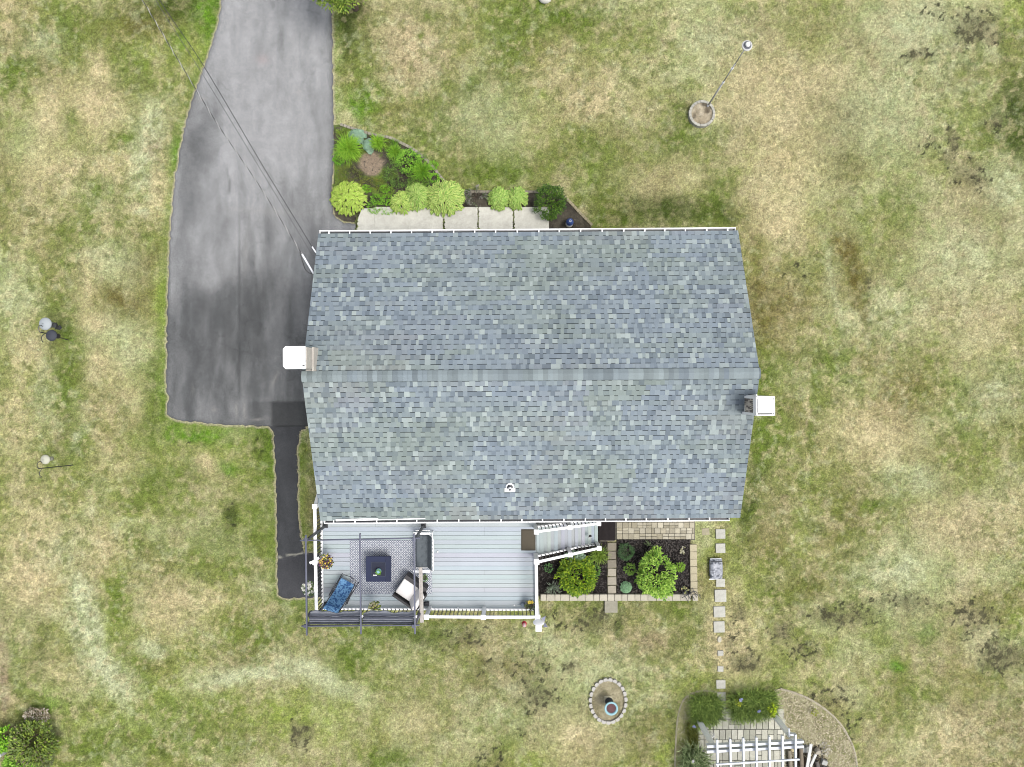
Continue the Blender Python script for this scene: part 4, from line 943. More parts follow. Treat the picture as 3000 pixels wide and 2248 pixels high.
# ================================================================ DECK FURNITURE
# rug with a navy and white lattice woven in
MT['rug'] = bpy.data.materials.new('rug_lattice'); MT['rug'].use_nodes = True
t = MT['rug'].node_tree; N, L = t.nodes, t.links; b = N['Principled BSDF']; b.inputs['Roughness'].default_value = .95
tc = N.new('ShaderNodeTexCoord'); sx = N.new('ShaderNodeSeparateXYZ'); L.new(tc.outputs['Object'], sx.inputs[0])
def mth(op, a, c=None, v=None):
    n = N.new('ShaderNodeMath'); n.operation = op
    for i, q in enumerate((a, c)):
        if q is None: continue
        if isinstance(q, (int, float)): n.inputs[i].default_value = q
        else: L.new(q, n.inputs[i])
    return n.outputs[0]
per = .119
xs_ = mth('MULTIPLY', sx.outputs[0], 1/per); ys_ = mth('MULTIPLY', sx.outputs[1], 1/per)
ax = mth('ABSOLUTE', mth('SUBTRACT', mth('FRACT', xs_), .5)); ay = mth('ABSOLUTE', mth('SUBTRACT', mth('FRACT', ys_), .5))
dd_ = mth('ADD', ax, ay)                           # 0..1 diamond distance
line = mth('LESS_THAN', mth('ABSOLUTE', mth('SUBTRACT', dd_, .5)), .085)
d1 = mth('LESS_THAN', dd_, .19); d2 = mth('GREATER_THAN', dd_, .81)
fac = mth('MAXIMUM', line, mth('MAXIMUM', d1, d2))
mx = N.new('ShaderNodeMix'); mx.data_type = 'RGBA'; L.new(fac, mx.inputs[0]); mx.inputs[6].default_value = (*lin(74,88,122,K), 1); mx.inputs[7].default_value = (*lin(244,247,250,K*1.12), 1)
L.new(mx.outputs[2], b.inputs['Base Color'])
q = P(1145,1662,ZD+.004)
m = MB(); m.box((0,0,.005), (2.85,1.86,.010)); o = m.build('rug', 'rug', origin=(0,0,0)); o.location = (q.x, q.y, ZD+.002); o.rotation_euler = (0,0,.004)
settag(o, 'navy and white diamond lattice rug under the square fire table', 'rug')
# fire table
q = P(1109,1667,2.35); t = thing('fire_table', 'square navy fire pit table in the middle of the patterned rug', 'table', (q.x, q.y, ZD+.012))
m = MB(); m.box((0,0,.27), (.64,.64,.52), c3=lin(24,36,70,K), bev=.01); m.build('base', 'attr', t, local=True)
m = MB(); m.box((-.09,0,.55), (.67,.86,.045), c3=lin(24,38,78,K), bev=.006); m.box((.338,0,.55), (.184,.86,.045), c3=lin(22,35,72,K), bev=.006); m.build('table_top', 'attr', t, local=True)
m = MB(); m.box((0,0,.577), (.48,.48,.008), c3=lin(18,28,58,K)); m.build('burner_cover', 'attr', t, local=True)
m = MB()
for a, c_ in (((-.24,0),(.006,.486)), ((.24,0),(.006,.486)), ((0,-.24),(.486,.006)), ((0,.24),(.486,.006))): m.box((a[0], a[1], .583), (c_[0], c_[1], .006), c3=lin(96,104,122,K))
m.build('cover_trim', 'attr', t, local=True)
m = MB(); m.box((-.11,-.20,.589), (.13,.022,.01), c3=(.75,.75,.75)); m.build('lighter', 'attr', origin=(0,0,0)); o = bpy.data.objects['lighter']; o.location = (q.x, q.y, ZD+.012); settag(o, 'small white lighter lying on the navy fire table', 'lighter')

# ---- leaf makers
def leafquad(m, p, d, up, L, W, c, fold=.25, c2=None, droop=.0):
    """pointed folded leaf of 4-6 faces starting at p along d"""
    d = d.normalized(); s = d.cross(up)
    if s.length < 1e-4: s = d.orthogonal()
    s.normalize(); u = s.cross(d)
    a = p; mid1 = p+d*L*.35-u*droop*L*.05; mid2 = p+d*L*.7-u*droop*L*.2; tip = p+d*L-u*droop*L*.45
    l1 = mid1-s*W*.5+u*fold*W*.5; r1 = mid1+s*W*.5+u*fold*W*.5; l2 = mid2-s*W*.42+u*fold*W*.4; r2 = mid2+s*W*.42+u*fold*W*.4
    c2 = c2 or c
    m.add([a, l1, mid1, r1, l2, mid2, r2, tip], [(0,2,1),(0,3,2),(1,2,5,4),(2,3,6,5),(4,5,7),(5,6,7)], c)
    if c2 is not c: m.c[-6:] = [c, c, c, c, c2, c2]
def blade(m, p, a, L, W, h, c, seg=5, tilt=0, c2=None):
    """arching strap leaf: leaves p along azimuth a, rises to h and droops"""
    d = Vector((math.cos(a), math.sin(a), 0)); s = Vector((-d.y, d.x, 0)); pts = []
    for i in range(seg+1):
        t = i/seg; z = h*math.sin(PI*min(t*.62+.02, 1))*1.0-h*.35*t*t*tilt
        pts.append((p+d*L*t**.9+Vector((0,0,max(z, .01))), W*(1-t)**.6*(1-.3*(1-t))))
    vs = []; fs = []
    for q, w_ in pts: vs += [q-s*w_*.5, q+Vector((0,0,-w_*.25)), q+s*w_*.5]
    for i in range(seg): fs += [(i*3, i*3+1, i*3+4, i*3+3), (i*3+1, i*3+2, i*3+5, i*3+4)]
    m.add(vs, fs, c)
    if c2: m.c[-2:] = [c2, c2]
LG = lambda r, g, b: lin(r, g, b, K*1.3)
def daylily(px, py, rad, n, c1, c2, label, name='daylily', h=.45, W=.022, group=None, cat='plant', arc=(0, 2*PI), z=0):
    q = P(px, py, .25+z); R = rad*(CH-.3)/FP; m = MB(); t = thing(name, label, cat, (q.x, q.y, z), 0, group)
    for i in range(n):
        a = random.uniform(*arc); r0 = random.random()**.7*R*.3; b0 = random.uniform(0, 2*PI)
        base = Vector((math.cos(b0)*r0, math.sin(b0)*r0, 0)); L = R*random.uniform(.55, 1.05)-r0*.3
        hh = h*random.uniform(.55, 1.15); c = jit(rc(c1, c2), .18)
        blade(m, base, a, L, W*random.uniform(.7, 1.3), hh, c, 5, random.random(), jit(c2, .1))
    m.build('leaves', 'leaf', t, local=True)
    m = MB(); m.lathe((0,0,0), [(R*.22,0),(R*.2,.05),(R*.08,.09)], 10, LG(70,84,40)); m.build('root_clump', 'attr', t, local=True); return t
def hosta(px, py, rx, ry, n, cin, cout, label, group='hostas along the front walk', L0=.12, z=0, dome=.38, cat='hosta', name='hosta', W0=.42, edge=True):
    q = P(px, py, .25); k = (CH-.35)/FP; sc_ = 1.17 if cat == 'hosta' else 1; RX, RY = rx*k*sc_, ry*k*sc_; m = MB(); t = thing(name, label, cat, (q.x, q.y, z), 0, group)
    if cat == 'hosta' and edge: L0 *= 1.35; n = int(n*.9)
    for i in range(n):
        f = math.sqrt((i+.5)/n); a = i*2.39996+random.uniform(-.3, .3); ff = f*random.uniform(.92, 1.04)
        p = Vector((RX*.86*ff*math.cos(a), RY*.86*ff*math.sin(a), dome*(1-.75*ff**2.2)*random.uniform(.85, 1.1)+.04))
        an = a+random.uniform(-.7, .7) if f > .3 else random.uniform(0, 2*PI)
        L = L0*random.uniform(.75, 1.25); d = Vector((math.cos(an), math.sin(an), random.uniform(-.45, .25)-.35*f)).normalized(); W = L*W0*random.uniform(.8, 1.1)
        s = d.cross(Vector((0,0,1))).normalized(); u = s.cross(d); c = jit(rc(cin, cout, random.random()*.4), .3); e = jit(cout, .22)
        pts = [p-d*L*.5, p-d*L*.1+u*.012, p+d*L*.25+u*.01, p+d*L*.6-u*.03]; ws = [.0, W*.5, W*.46, 0]; inner = .62
        vs = []
        for j, pp in enumerate(pts):
            wv = ws[j]; vs += [pp-s*wv+u*.25*wv, pp-s*wv*inner+u*.1*wv, pp, pp+s*wv*inner+u*.1*wv, pp+s*wv+u*.25*wv]
        fs = []; cs = []
        for j in range(3):
            for h_ in range(4): fs.append((j*5+h_, j*5+h_+1, j*5+h_+6, j*5+h_+5)); cs.append(e if (edge and h_ in (0, 3)) else c)
        n0 = len(m.f); m.add(vs, fs, c); m.c[n0:] = cs
    m.build('leaves', 'leaf', t, local=True)
    m = MB()
    for i in range(14): a = random.uniform(0, 2*PI); m.tube([(0,0,0), (RX*.5*math.cos(a), RY*.5*math.sin(a), dome*.6)], .008, 4, LG(120,140,80))
    m.build('stems', 'leaf', t, local=True); return t
def shrub(px, py, rx, ry, h, n, L, cols, label, name='shrub', cat='shrub', group=None, W=.45, z=0, holes=.25, seed=None, zc=None, droop=.3, fill=.55, trunk=True, topz=None, branches=9):
    """leaf-covered uneven crown on forking stems; cols = list of (colour, weight)"""
    zt = topz or h*.6
    q = P(px, py, zt+z); k = (CH-zt-z)/FP; RX, RY = rx*k, ry*k; t = thing(name, label, cat, (q.x, q.y, z), 0, group)
    sd_ = random.uniform(0, 99); m = MB(); done = 0; tot = sum(w_ for _, w_ in cols)
    cx = [Vector((random.gauss(0, .45), random.gauss(0, .45), random.uniform(.1, .9))) for _ in range(branches*2)]
    while done < n:
        a = random.uniform(0, 2*PI); el = math.asin(random.uniform(-.25, 1)); rr = random.uniform(fill, 1)**.6
        lump = .74+.5*float(vn(np.array([a*2.1+sd_]), np.array([el*2.2+sd_]))[0])
        x = RX*rr*lump*math.cos(a)*math.cos(el); y = RY*rr*lump*math.sin(a)*math.cos(el); zz = h*.5+h*.5*rr*lump*math.sin(el)
        if float(fbm(np.array([x*5/max(L*8,.2)]), np.array([y*5/max(L*8,.2)+zz*3]), .6, 2, int(sd_) % 7)[0]) < holes: done += .15; continue
        o_ = Vector((math.cos(a)*math.cos(el), math.sin(a)*math.cos(el), .55*math.sin(el)+.15)); o_ = (o_+Vector((random.gauss(0,.5), random.gauss(0,.5), random.gauss(0,.25)))).normalized()
        r = random.random()*tot; 
        for c, w_ in cols:
            r -= w_
            if r <= 0: break
        c = jit(c, .22); LL = L*random.uniform(.6, 1.25)
        leafquad(m, Vector((x, y, zz)), o_, Vector((0,0,1)), LL, LL*W, c, .3, None, droop); done += 1
    m.build('foliage', 'leaf', t, local=True)
    if trunk:
        m = MB()
        for i in range(branches):
            a = 2*PI*i/branches+random.uniform(-.3,.3); e = Vector((RX*.7*math.cos(a), RY*.7*math.sin(a), h*random.uniform(.5,.85))); mid = Vector((e.x*.35, e.y*.35, h*.35))
            m.tube([(e.x*.03, e.y*.03, -.02), mid, e], [max(.008,.02*h), .01*h+.003, .003], 5)
        m.build('stems', 'bark', t, local=True)
    return t
def flowers(m, n, R, h0, h1, cols, s=.03, cx=0, cy=0, ell=1):
    for i in range(n):
        a = random.uniform(0, 2*PI); r = R*math.sqrt(random.random()); p = Vector((cx+r*math.cos(a), cy+r*math.sin(a)*ell, random.uniform(h0, h1)-.3*(r/R)**2*(h1-h0))); c = jit(random.choice(cols), .12)
        for j in range(5):
            b_ = 2*PI*j/5+a; d = Vector((math.cos(b_), math.sin(b_), random.uniform(0,.4))).normalized(); sd2 = Vector((-d.y, d.x, 0))
            m.add([p, p+d*s*.6-sd2*s*.35, p+d*s, p+d*s*.6+sd2*s*.35], [(0,1,2,3)], c)
        m.lathe(p+Vector((0,0,.002)), [(s*.22,0),(s*.15,s*.15)], 5, (.35,.28,.05))
def pot_plant(px, py, z, R, label, fc, lc, nl, nf, name='hanging_basket', hang=None, group=None, potc=(.06,.05,.04), dx=0, hook=True, fs=.035, potr=.6, cat='flower basket'):
    q = P(px, py, z); t = thing(name, label, cat, (q.x, q.y, z-.2), 0, group)
    m = MB(); m.lathe((0,0,0), [(R*potr*.65,0),(R*potr,.16),(R*potr*1.08,.17),(R*potr*1.08,.19),(R*potr*.9,.19),(R*potr*.9,.15)], 18, potc); m.build('pot', 'attr', t, local=True, smooth=False)
    m = MB()
    for i in range(nl):
        a = random.uniform(0, 2*PI); r = R*math.sqrt(random.random())*.9; p = Vector((r*math.cos(a), r*math.sin(a), .2+.10*(1-(r/R)**2)+random.uniform(-.03,.03)))
        leafquad(m, p, Vector((math.cos(a+random.gauss(0,.6)), math.sin(a+random.gauss(0,.6)), random.uniform(-.4,.5))), Vector((0,0,1)), R*.38*random.uniform(.6,1.2), R*.14, jit(random.choice(lc), .2))
    m.build('leaves', 'leaf', t, local=True)
    if nf:
        m = MB(); flowers(m, nf, R*.95, .25, .36, fc, fs); m.build('flowers', 'petal', t, local=True)
    if hook:
        m = MB(); ht = .55
        for j in range(3): a = 2*PI*j/3+.5; m.tube([(R*potr*math.cos(a), R*potr*math.sin(a), .18), (0, 0, ht)], .003, 4)
        m.tube([(0,0,ht-.01), (0,.0,ht+.05), (.03,.03,ht+.08)], .005, 5); m.build('hanger', 'black', t, local=True)
    return t
YEL, PUR, WHT, RED = lin(244,214,70,K*1.4), lin(116,36,104,K), lin(244,244,236,.6), lin(190,50,60,K)
pot_plant(956,1645,2.5,.24,'hanging basket of purple and yellow flowers inside the left railing',[PUR,PUR,PUR,YEL,YEL],[LG(110,130,50),LG(70,90,40),LG(100,60,80)],130,75)
pot_plant(905,1724,2.3,.24,'hanging basket of white flowers on the outer side of the left railing',[WHT],[LG(110,140,60),LG(84,112,54)],120,80)
pot_plant(1098,1779,2.6,.21,'hanging basket of pale yellow flowers at the front railing below the fire table',[lin(230,222,140,K),lin(240,236,200,K)],[LG(140,160,60),LG(96,116,44)],130,40)
pot_plant(1553,1773,2.15,.19,'dark pot with one large yellow flower in the deck corner by the tall post',[YEL],[LG(70,84,50),LG(100,80,74),LG(110,130,70)],130,2,hook=False,fs=.075,name='flower_pot',cat='flower pot')
pot_plant(1244,1693,2.1,.13,'small green potted plant on the rug between the loveseat and the white chair',[],[LG(110,150,60),LG(80,120,50)],60,0,hook=False,name='potted_plant',cat='potted plant')
# wire racks seen above two baskets
def rack(px, py, z, w_, h_, label):
    q = P(px, py, z); m = MB(); r = .04; x, y = w_/2, h_/2
    pts = [(-x,-y+r,0),(-x,y-r,0),(-x+r,y,0),(x-r,y,0),(x,y-r,0),(x,-y+r,0),(x-r,-y,0),(-x+r,-y,0),(-x,-y+r,0)]
    m.tube(pts, .004, 5); m.tube([(-x,0,0),(x,0,0)], .003, 4); m.tube([(-.06,y*.6,0),(0,y*1.4,.05),(x,y*1.5,.08)], .004, 4)
    o = m.build('wire_hook', 'grey_metal', origin=(0,0,0)); o.location = q; settag(o, label, 'plant hook')
rack(1099,1770,2.72,.40,.42,'grey wire hook frame above the pale yellow flower basket'); rack(968,1630,2.72,.36,.2,'grey wire hook frame above the purple and yellow flower basket')
# glass jar with green cuttings on the fire table
q = P(1109,1674,2.5); t = thing('glass_bowl', 'round glass bowl with green cuttings in the middle of the fire table', 'bowl', (q.x, q.y, 2.402))
m = MB(); m.lathe((0,0,0), [(.05,0),(.085,.03),(.095,.08),(.08,.13),(.06,.15),(.05,.15)], 20, lin(150,205,215,K)); m.build('bowl', 'attr', t, local=True, smooth=True)
m = MB()
for i in range(34): a = random.uniform(0,2*PI); leafquad(m, Vector((.03*math.cos(a), .03*math.sin(a)-.02, .14)), Vector((math.cos(a), math.sin(a)-.3, random.uniform(-.1,.5))), Vector((0,0,1)), random.uniform(.05,.1), .035, jit(random.choice([LG(120,170,40), LG(90,140,40)]), .2))
m.build('cuttings', 'leaf', t, local=True)
# watering can
q = P(1533,1776,2.05); t = thing('watering_can', 'small grey watering can on the deck beside the yellow flower pot', 'watering can', (q.x, q.y, ZD))
m = MB(); m.lathe((0,0,0), [(.075,0),(.08,.02),(.075,.17),(.05,.19)], 18, lin(150,166,180,K)); m.build('body', 'attr', t, local=True, smooth=False)
m = MB(); m.tube([(-.06,0,.06), (-.15,.01,.13), (-.21,.02,.2)], [.016,.012,.01], 8, lin(170,186,196,K)); m.build('spout', 'attr', t, local=True)
m = MB(); m.tube([(.07,0,.16), (.13,0,.15), (.12,0,.08), (.07,0,.05)], .008, 6, lin(120,134,146,K)); m.build('handle', 'attr', t, local=True)
for (px, py, lb) in ((1507,1774,'small round white solar lamp on the deck by the watering can'), (1282,1617,'small white ball light lying on the open deck boards'), (1342,1782,'tiny white solar lamp at the foot of the front railing')):
    q = P(px, py, ZD+.03); m = MB(); m.lathe((0,0,0), [(.02,0),(.032,.02),(.024,.045),(.01,.055)], 12); o = m.build('deck_light', 'white', origin=(0,0,0), smooth=True); o.location = (q.x, q.y, ZD+.0005); settag(o, lb, 'light')
q = P(1252,1771,2.0); m = MB(); m.box((0,0,.11), (.10,.10,.18), c3=(.02,.02,.025), bev=.01); m.box((0,0,.215), (.13,.13,.02), c3=(.02,.02,.025)); m.tube([(-.04,0,.22),(0,0,.29),(.04,0,.22)], .005, 5, (.02,.02,.025))
o = m.build('lantern', 'attr', origin=(0,0,0)); o.location = (q.x, q.y, ZD); settag(o, 'black lantern on the deck beside the railing post behind the white chair', 'lantern')

# ---- blue lounge chair
MT['blue_fabric'] = new_mat('blue_print_fabric', lin(118,172,220,K), .85, mix2=(lin(44,98,158,K), 13, .49, .56), noise=[(60,.12)])
f = P(1018,1705,2.25); h_ = P(966,1793,2.95); ang = math.atan2(f.y-h_.y, f.x-h_.x); ctr = (f+h_)/2
t = thing('lounge_chair', 'folding lounge chair with blue patterned fabric and black frame in the left deck corner', 'lounge chair', (ctr.x, ctr.y, ZD), ang)
Ld = (Vector((f.x,f.y,0))-Vector((h_.x,h_.y,0))).length      # local +x = foot
prof = [(Ld/2, .42), (Ld/2-.12,.46), (.12,.40), (-.02,.44), (-.14,.62), (-Ld/2+.10,1.02), (-Ld/2-.02,1.12)]
pp = catmull([Vector((x, 0, z)) for x, z in prof], 5); W_ = .50; m = MB(); vs = []; fs = []
for p in pp:
    for j in range(7): y = (j/6-.5)*W_; vs.append((p.x, y, p.z-.03*math.cos(PI*(j/6-.5))+random.uniform(-.003,.003)))
for i in range(len(pp)-1):
    for j in range(6): fs.append((i*7+j, i*7+j+1, (i+1)*7+j+1, (i+1)*7+j))
n = len(vs); m.add(vs+[(v[0], v[1], v[2]-.025) for v in vs], fs+[tuple(n+k for k in g[::-1]) for g in fs]); m.build('fabric', 'blue_fabric', t, local=True, smooth=True)
m = MB(); m.box((-Ld/2+.12,0,1.045), (.14,.46,.06), R=Matrix.Rotation(.9, 3, 'Y'), bev=.025); m.build('pillow', 'blue_fabric', t, local=True)
for sy in (-1, 1):
    m = MB(); y = sy*(W_/2+.02)
    m.tube([Vector((p.x, y, p.z)) for p in pp], .014, 8); m.build('side_rail', 'black', t, local=True)
    m = MB(); y = sy*(W_/2+.07); m.tube([(Ld/2+.02, y, .02), (.1, y, .30), (-.22, y, .62)], .013, 8); m.tube([(-Ld/2+.05, y, .02), (.0, y, .35), (.16, y, .58)], .013, 8); m.build('leg', 'black', t, local=True)
    m = MB(); m.tube([(-.18, y, .63), (.1, y, .64), (.30, y, .60)], [.02,.024,.018], 8); m.build('armrest', 'black', t, local=True)
m = MB(); m.tube([(Ld/2, -.26, .42), (Ld/2+.12,-.24,.34), (Ld/2+.15,0,.30), (Ld/2+.12,.24,.34), (Ld/2,.26,.42)], .013, 8); m.build('foot_bar', 'black', t, local=True)

# ---- white cushioned chair
q = P(1197,1733,2.3); a = math.atan2(30, -44)
t = thing('cushioned_chair', 'white cushioned patio chair with dark wicker arms turned towards the fire table', 'armchair', (q.x, q.y, ZD), a)
m = MB(); m.box((.06,0,.38), (.62,.60,.15), c3=lin(246,243,240,.66), bev=.05); m.build('seat_cushion', 'fabric', t, local=True, smooth=True)
m = MB(); m.box((-.37,0,.70), (.16,.60,.62), c3=lin(244,240,238,.66), bev=.06, R=Matrix.Rotation(-.35, 3, 'Y')); m.build('back_cushion', 'fabric', t, local=True, smooth=True)
for sy, wv in ((-1,.13),(1,.06)):
    m = MB()
    y = sy*.38
    for i in range(6): m.box((-.05, y, .13+i*.075), (.86, wv-.01*(i % 2), .07), c3=jit(lin(66,64,66,K), .15), bev=.01)
    m.box((-.05, y, .59), (.88, wv+.015, .035), c3=lin(78,76,78,K), bev=.01); m.build('arm', 'attr', t, local=True)
m = MB(); m.box((-.02,0,.24), (.78,.66,.10), c3=lin(60,58,60,K)); m.box((-.44,0,.50), (.05,.72,.7), c3=lin(60,58,60,K), R=Matrix.Rotation(-.35, 3, 'Y')); m.build('frame', 'attr', t, local=True)
for sx in (-1,1):
    for sy in (-1,1): m = MB(); m.box((sx*.34, sy*.33, .06), (.05,.05,.12), c3=lin(50,48,50,K)); m.build('leg', 'attr', t, local=True)

# ---- grey tufted loveseat with white metal frame
q = P(1243,1616,2.3); t = thing('loveseat', 'grey tufted loveseat with white metal frame facing the fire table', 'loveseat', (q.x, q.y, ZD))
gc = lin(112,120,126,K)
def cushion(m, x0, x1, y0, y1, z0, thick, c, tuft=(), tilt=0, nx=18, ny=30):
    vs = []; 
    for j in range(ny+1):
        for i in range(nx+1):
            u, v = i/nx, j/ny; x = x0+(x1-x0)*u; y = y0+(y1-y0)*v; e = min(u, 1-u, (min(v, 1-v))*2.2)
            z = z0+thick*(.35+.65*min(e/.12, 1)**.5)
            for (tx, ty) in tuft: d = math.hypot(x-tx, y-ty); z -= .045*math.exp(-(d/.045)**2)
            z += tilt*u; vs.append((x, y, z))
    fs = [(j*(nx+1)+i, j*(nx+1)+i+1, (j+1)*(nx+1)+i+1, (j+1)*(nx+1)+i) for j in range(ny) for i in range(nx)]
    m.add(vs, fs, c); n0 = len(vs)
    rim = [i for i in range(nx+1)]+[j*(nx+1)+nx for j in range(1, ny+1)]+[ny*(nx+1)+i for i in range(nx-1, -1, -1)]+[j*(nx+1) for j in range(ny-1, 0, -1)]
    vv = [vs[k] for k in rim]; nr = len(rim); m.add(vv+[(a_[0], a_[1], z0+tilt*(a_[0]-x0)/(x1-x0)) for a_ in vv], [(k, nr+k, nr+(k+1) % nr, (k+1) % nr) for k in range(nr)]+[tuple(range(nr, 2*nr))], c)
tf = [(-.1+.13*(i % 2)+0*j, -.45+j*.15+.0*i) for j in range(7) for i in range(2) if (i+j) % 2 == 0]
m = MB(); cushion(m, -.30, .14, -.56, .56, .36, .13, gc, tf); m.build('seat_cushion', 'fabric', t, local=True, smooth=True)
m = MB(); cushion(m, .13, .30, -.56, .56, .50, .10, jit(gc,.02), [(.2, -.4), (.2,-.13),(.2,.13),(.2,.4)], tilt=.32, nx=10); m.build('back_cushion', 'fabric', t, local=True, smooth=True)
m = MB(); m.tube(catmull([Vector(v) for v in ((.20,-.60,.62),(.33,-.57,.82),(.35,-.3,.88),(.35,.3,.88),(.31,.55,.84),(.18,.60,.62))], 6), .018, 8)
for k in range(9): y = -.5+k*.125; m.tube([(.34,y,.87),(.24,y,.36)], .008, 6)
m.tube([(-.30,-.58,.35),(-.30,.58,.35),(.26,.58,.36),(.26,-.58,.36),(-.30,-.58,.35)], .016, 6); m.build('frame', 'white', t, local=True)
for sy in (-1,1):
    m = MB(); y = sy*.64
    m.bar((-.36,y,.62), (.22,y,.64), .07, .03, bev=.008); m.tube([(-.30,y-sy*.02,.62),(-.30,y-sy*.05,.0)], .016, 6); m.tube([(.22,y-sy*.02,.62),(.26,y-sy*.05,.0)], .016, 6)
    for k in range(5): m.tube([(-.25+k*.1,y-sy*.03,.61),(-.2+k*.1,y-sy*.05,.35)], .007, 5)
    m.tube([(-.30,y+sy*.08,.5),(.2,y+sy*.07,.52)], .012, 6)
    m.build('arm', 'white', t, local=True)

# ---- dark metal pergola with gathered canopy
ZP = 4.1
pg = thing('pergola', 'dark grey metal pergola standing over the left part of the deck', 'pergola', tuple(P(1057,1705,0)))
X0, X1, Xm = P(898,0,ZP).x, P(1214.5,0,ZP).x, P(1056.5,0,ZP).x; Y0, Y1 = P(0,1583,ZP).y, P(0,1836,ZP).y
for x, ya, yb in ((X0, Y0+.17, Y1-.26), (Xm, Y0+.22, Y1-.22), (X1, Y0+.22, Y1-.22)):
    m = MB(); m.bar((x-.012, ya, ZP+.03), (x+.02, yb, ZP+.03), .045, .08, bev=.006); m.build('rafter', 'dark_metal', pg)
m = MB(); m.bar((X0-.22, Y0-.02, ZP-.05), (X1+.17, Y0+.06, ZP-.05), .035, .07, bev=.006); m.build('beam', 'dark_metal', pg)
m = MB(); m.bar((X0-.17, Y1, ZP-.05), (X1+.15, Y1+.03, ZP-.05), .035, .07, bev=.006); m.bar((X0+.05, Y1+.04, ZP-.12), (X1-.02, Y1+.05, ZP-.12), .02, .02); m.build('beam', 'dark_metal', pg)
for x in (X0, X1):
    for y in (Y0, Y1):
        m = MB(); m.bar((x, y, ZD), (x, y, ZP-.02), .075, .075, up=(0,1,0), bev=.008); ps = m.build('post', 'black' if y == Y0 else 'dark_metal', pg)
        m = MB(); m.box((x, y, ZD+.01), (.16,.16,.02)); m.build('base_plate', 'black', ps)
        m = MB(); m.box((x-.02, y+.02, ZP-.0), (.12,.10,.09)); m.build('bracket', 'dark_metal', ps)
# canopy fabric, two gathered halves hanging from runner bars
for k, (xa, xb) in enumerate(((X0+.07, Xm-.05), (Xm+.05, X1-.04))):
    m = MB(); nx, ny = 34, 40; vs = []; sd_ = k*5.0
    for j in range(ny+1):
        v = j/ny; y = Y1+.05+v*.36
        for i in range(nx+1):
            u = i/nx; x = xa+(xb-xa)*u; fold = v*4.2
            fr = fold % 1; z = ZP-.06-.17*math.sin(PI*fr)*(1-.12*math.sin(u*5+sd_))*(1 if v < .62 else .5)-(.10*(v-.62)/.38 if v > .62 else 0)
            yy = y+(.028*math.sin(u*9+sd_)+.02*math.sin(u*21+sd_))*max(0, v-.55)*2.2 - (.05*(fr-.5) if v < .62 else 0)
            z += .006*math.sin(u*17+v*9)+.004*math.sin(u*31); vs.append((x, yy, z))
    fs = [(j*(nx+1)+i, j*(nx+1)+i+1, (j+1)*(nx+1)+i+1, (j+1)*(nx+1)+i) for j in range(ny) for i in range(nx)]
    n0 = len(vs); m.add(vs, fs, lin(158,163,174,K)); m.add([(a_, b_, c_-.006) for a_, b_, c_ in vs], [g[::-1] for g in fs], lin(158,163,174,K)); 
    o = m.build('canopy', 'fabric', pg, smooth=True)
    for r_ in range(4):
        m2 = MB(); y = Y1+.07+r_*.083; m2.bar((xa, y, ZP-.05+.0), (xb, y, ZP-.05), .016, .016, c3=lin(70,73,92,K)); m2.build('runner_bar', 'attr', o)
m = MB(); 
for i in range(5): m.tube([(Xm+.02, Y1+.05+.05*i, ZP-.06), (Xm+.10+.02*i, Y1+.16, ZP-.16), (Xm+.04, Y1+.28-.03*i, ZP-.10)], .012, 6)
m.build('tie_rope', 'black', pg)
# grey cloth bundle outside the left railing corner
q = P(914,1800,3.2); m = MB(); m.lathe((0,0,0), [(.05,-.15),(.10,-.05),(.12,.05),(.07,.14),(.02,.17)], 14, lin(96,98,104,K), sx=1.2); o = m.build('cloth_bundle', 'fabric', origin=(0,0,0), smooth=True); o.location = q; o.rotation_euler = (.3,.5,0); settag(o, 'rolled grey cloth bundle tied at the south-west pergola post', 'cloth')
# weathered wooden beam
m = MB(); a_ = P(1232,1662,2.80); b_ = P(1236,1824,2.86); m.bar(a_, b_, .125, .06, bev=.01); m.bar(a_+Vector((.0,0,.034)), b_+Vector((0,0,.034)), .03, .012)
settag(m.build('wooden_beam', 'wood', origin=b_), 'weathered grey wooden beam lying from the loveseat arm to the front railing', 'beam')
# hummingbird feeder, wind spinner
q = P(1536,1830,2.3); t = thing('bird_feeder', 'small red and clear hummingbird feeder outside the front railing near the deck corner', 'bird feeder', tuple(q))
m = MB(); m.lathe((0,0,-.12), [(.03,0),(.085,.015),(.085,.03),(.03,.05)], 18, lin(206,30,60,K)); m.build('base', 'attr', t, local=True, smooth=True)
m = MB(); m.lathe((0,0,-.07), [(.03,0),(.06,.06),(.07,.14),(.05,.19),(.02,.21)], 18, lin(240,170,175,K*1.2)); m.build('bottle', 'attr', t, local=True, smooth=True)
m = MB(); m.tube([(0,0,.13),(0,.02,.28),(0,.16,.42)], .006, 6); m.lathe((0,0,.13), [(.03,0),(.03,.015)], 12); m.build('hanger', 'grey_metal', t, local=True)
q = P(1596,1822,2.6); t = thing('wind_spinner', 'grey-blue wind spinner with two pointed blades beside the corner post', 'wind spinner', tuple(q))
for i, (a0, l_) in enumerate(((1.9,.16),(-1.35,.17))):
    m = MB(); d = Vector((math.cos(a0), math.sin(a0), .1)); s_ = Vector((-d.y, d.x, .6)); m.add([d*.02, d*l_-s_*.09, d*l_*1.1+s_*.07, d*.02+Vector((0,0,.01)), d*l_-s_*.09+Vector((0,0,.01)), d*l_*1.1+s_*.07+Vector((0,0,.01))], [(0,2,1),(3,4,5),(0,1,4,3),(1,2,5,4),(2,0,3,5)], lin(150,152,178,K)); m.build('blade', 'attr', t, local=True)
m = MB(); m.tube([(0,0,0), (-.12,.12,.05), (-.2,.3,.05)], .006, 6); m.build('rod', 'grey_metal', t, local=True)
# ================================================================ PLANTS
yg, lg, mg, dg = LG(188,206,76), LG(158,196,84), LG(112,154,44), LG(66,104,34)
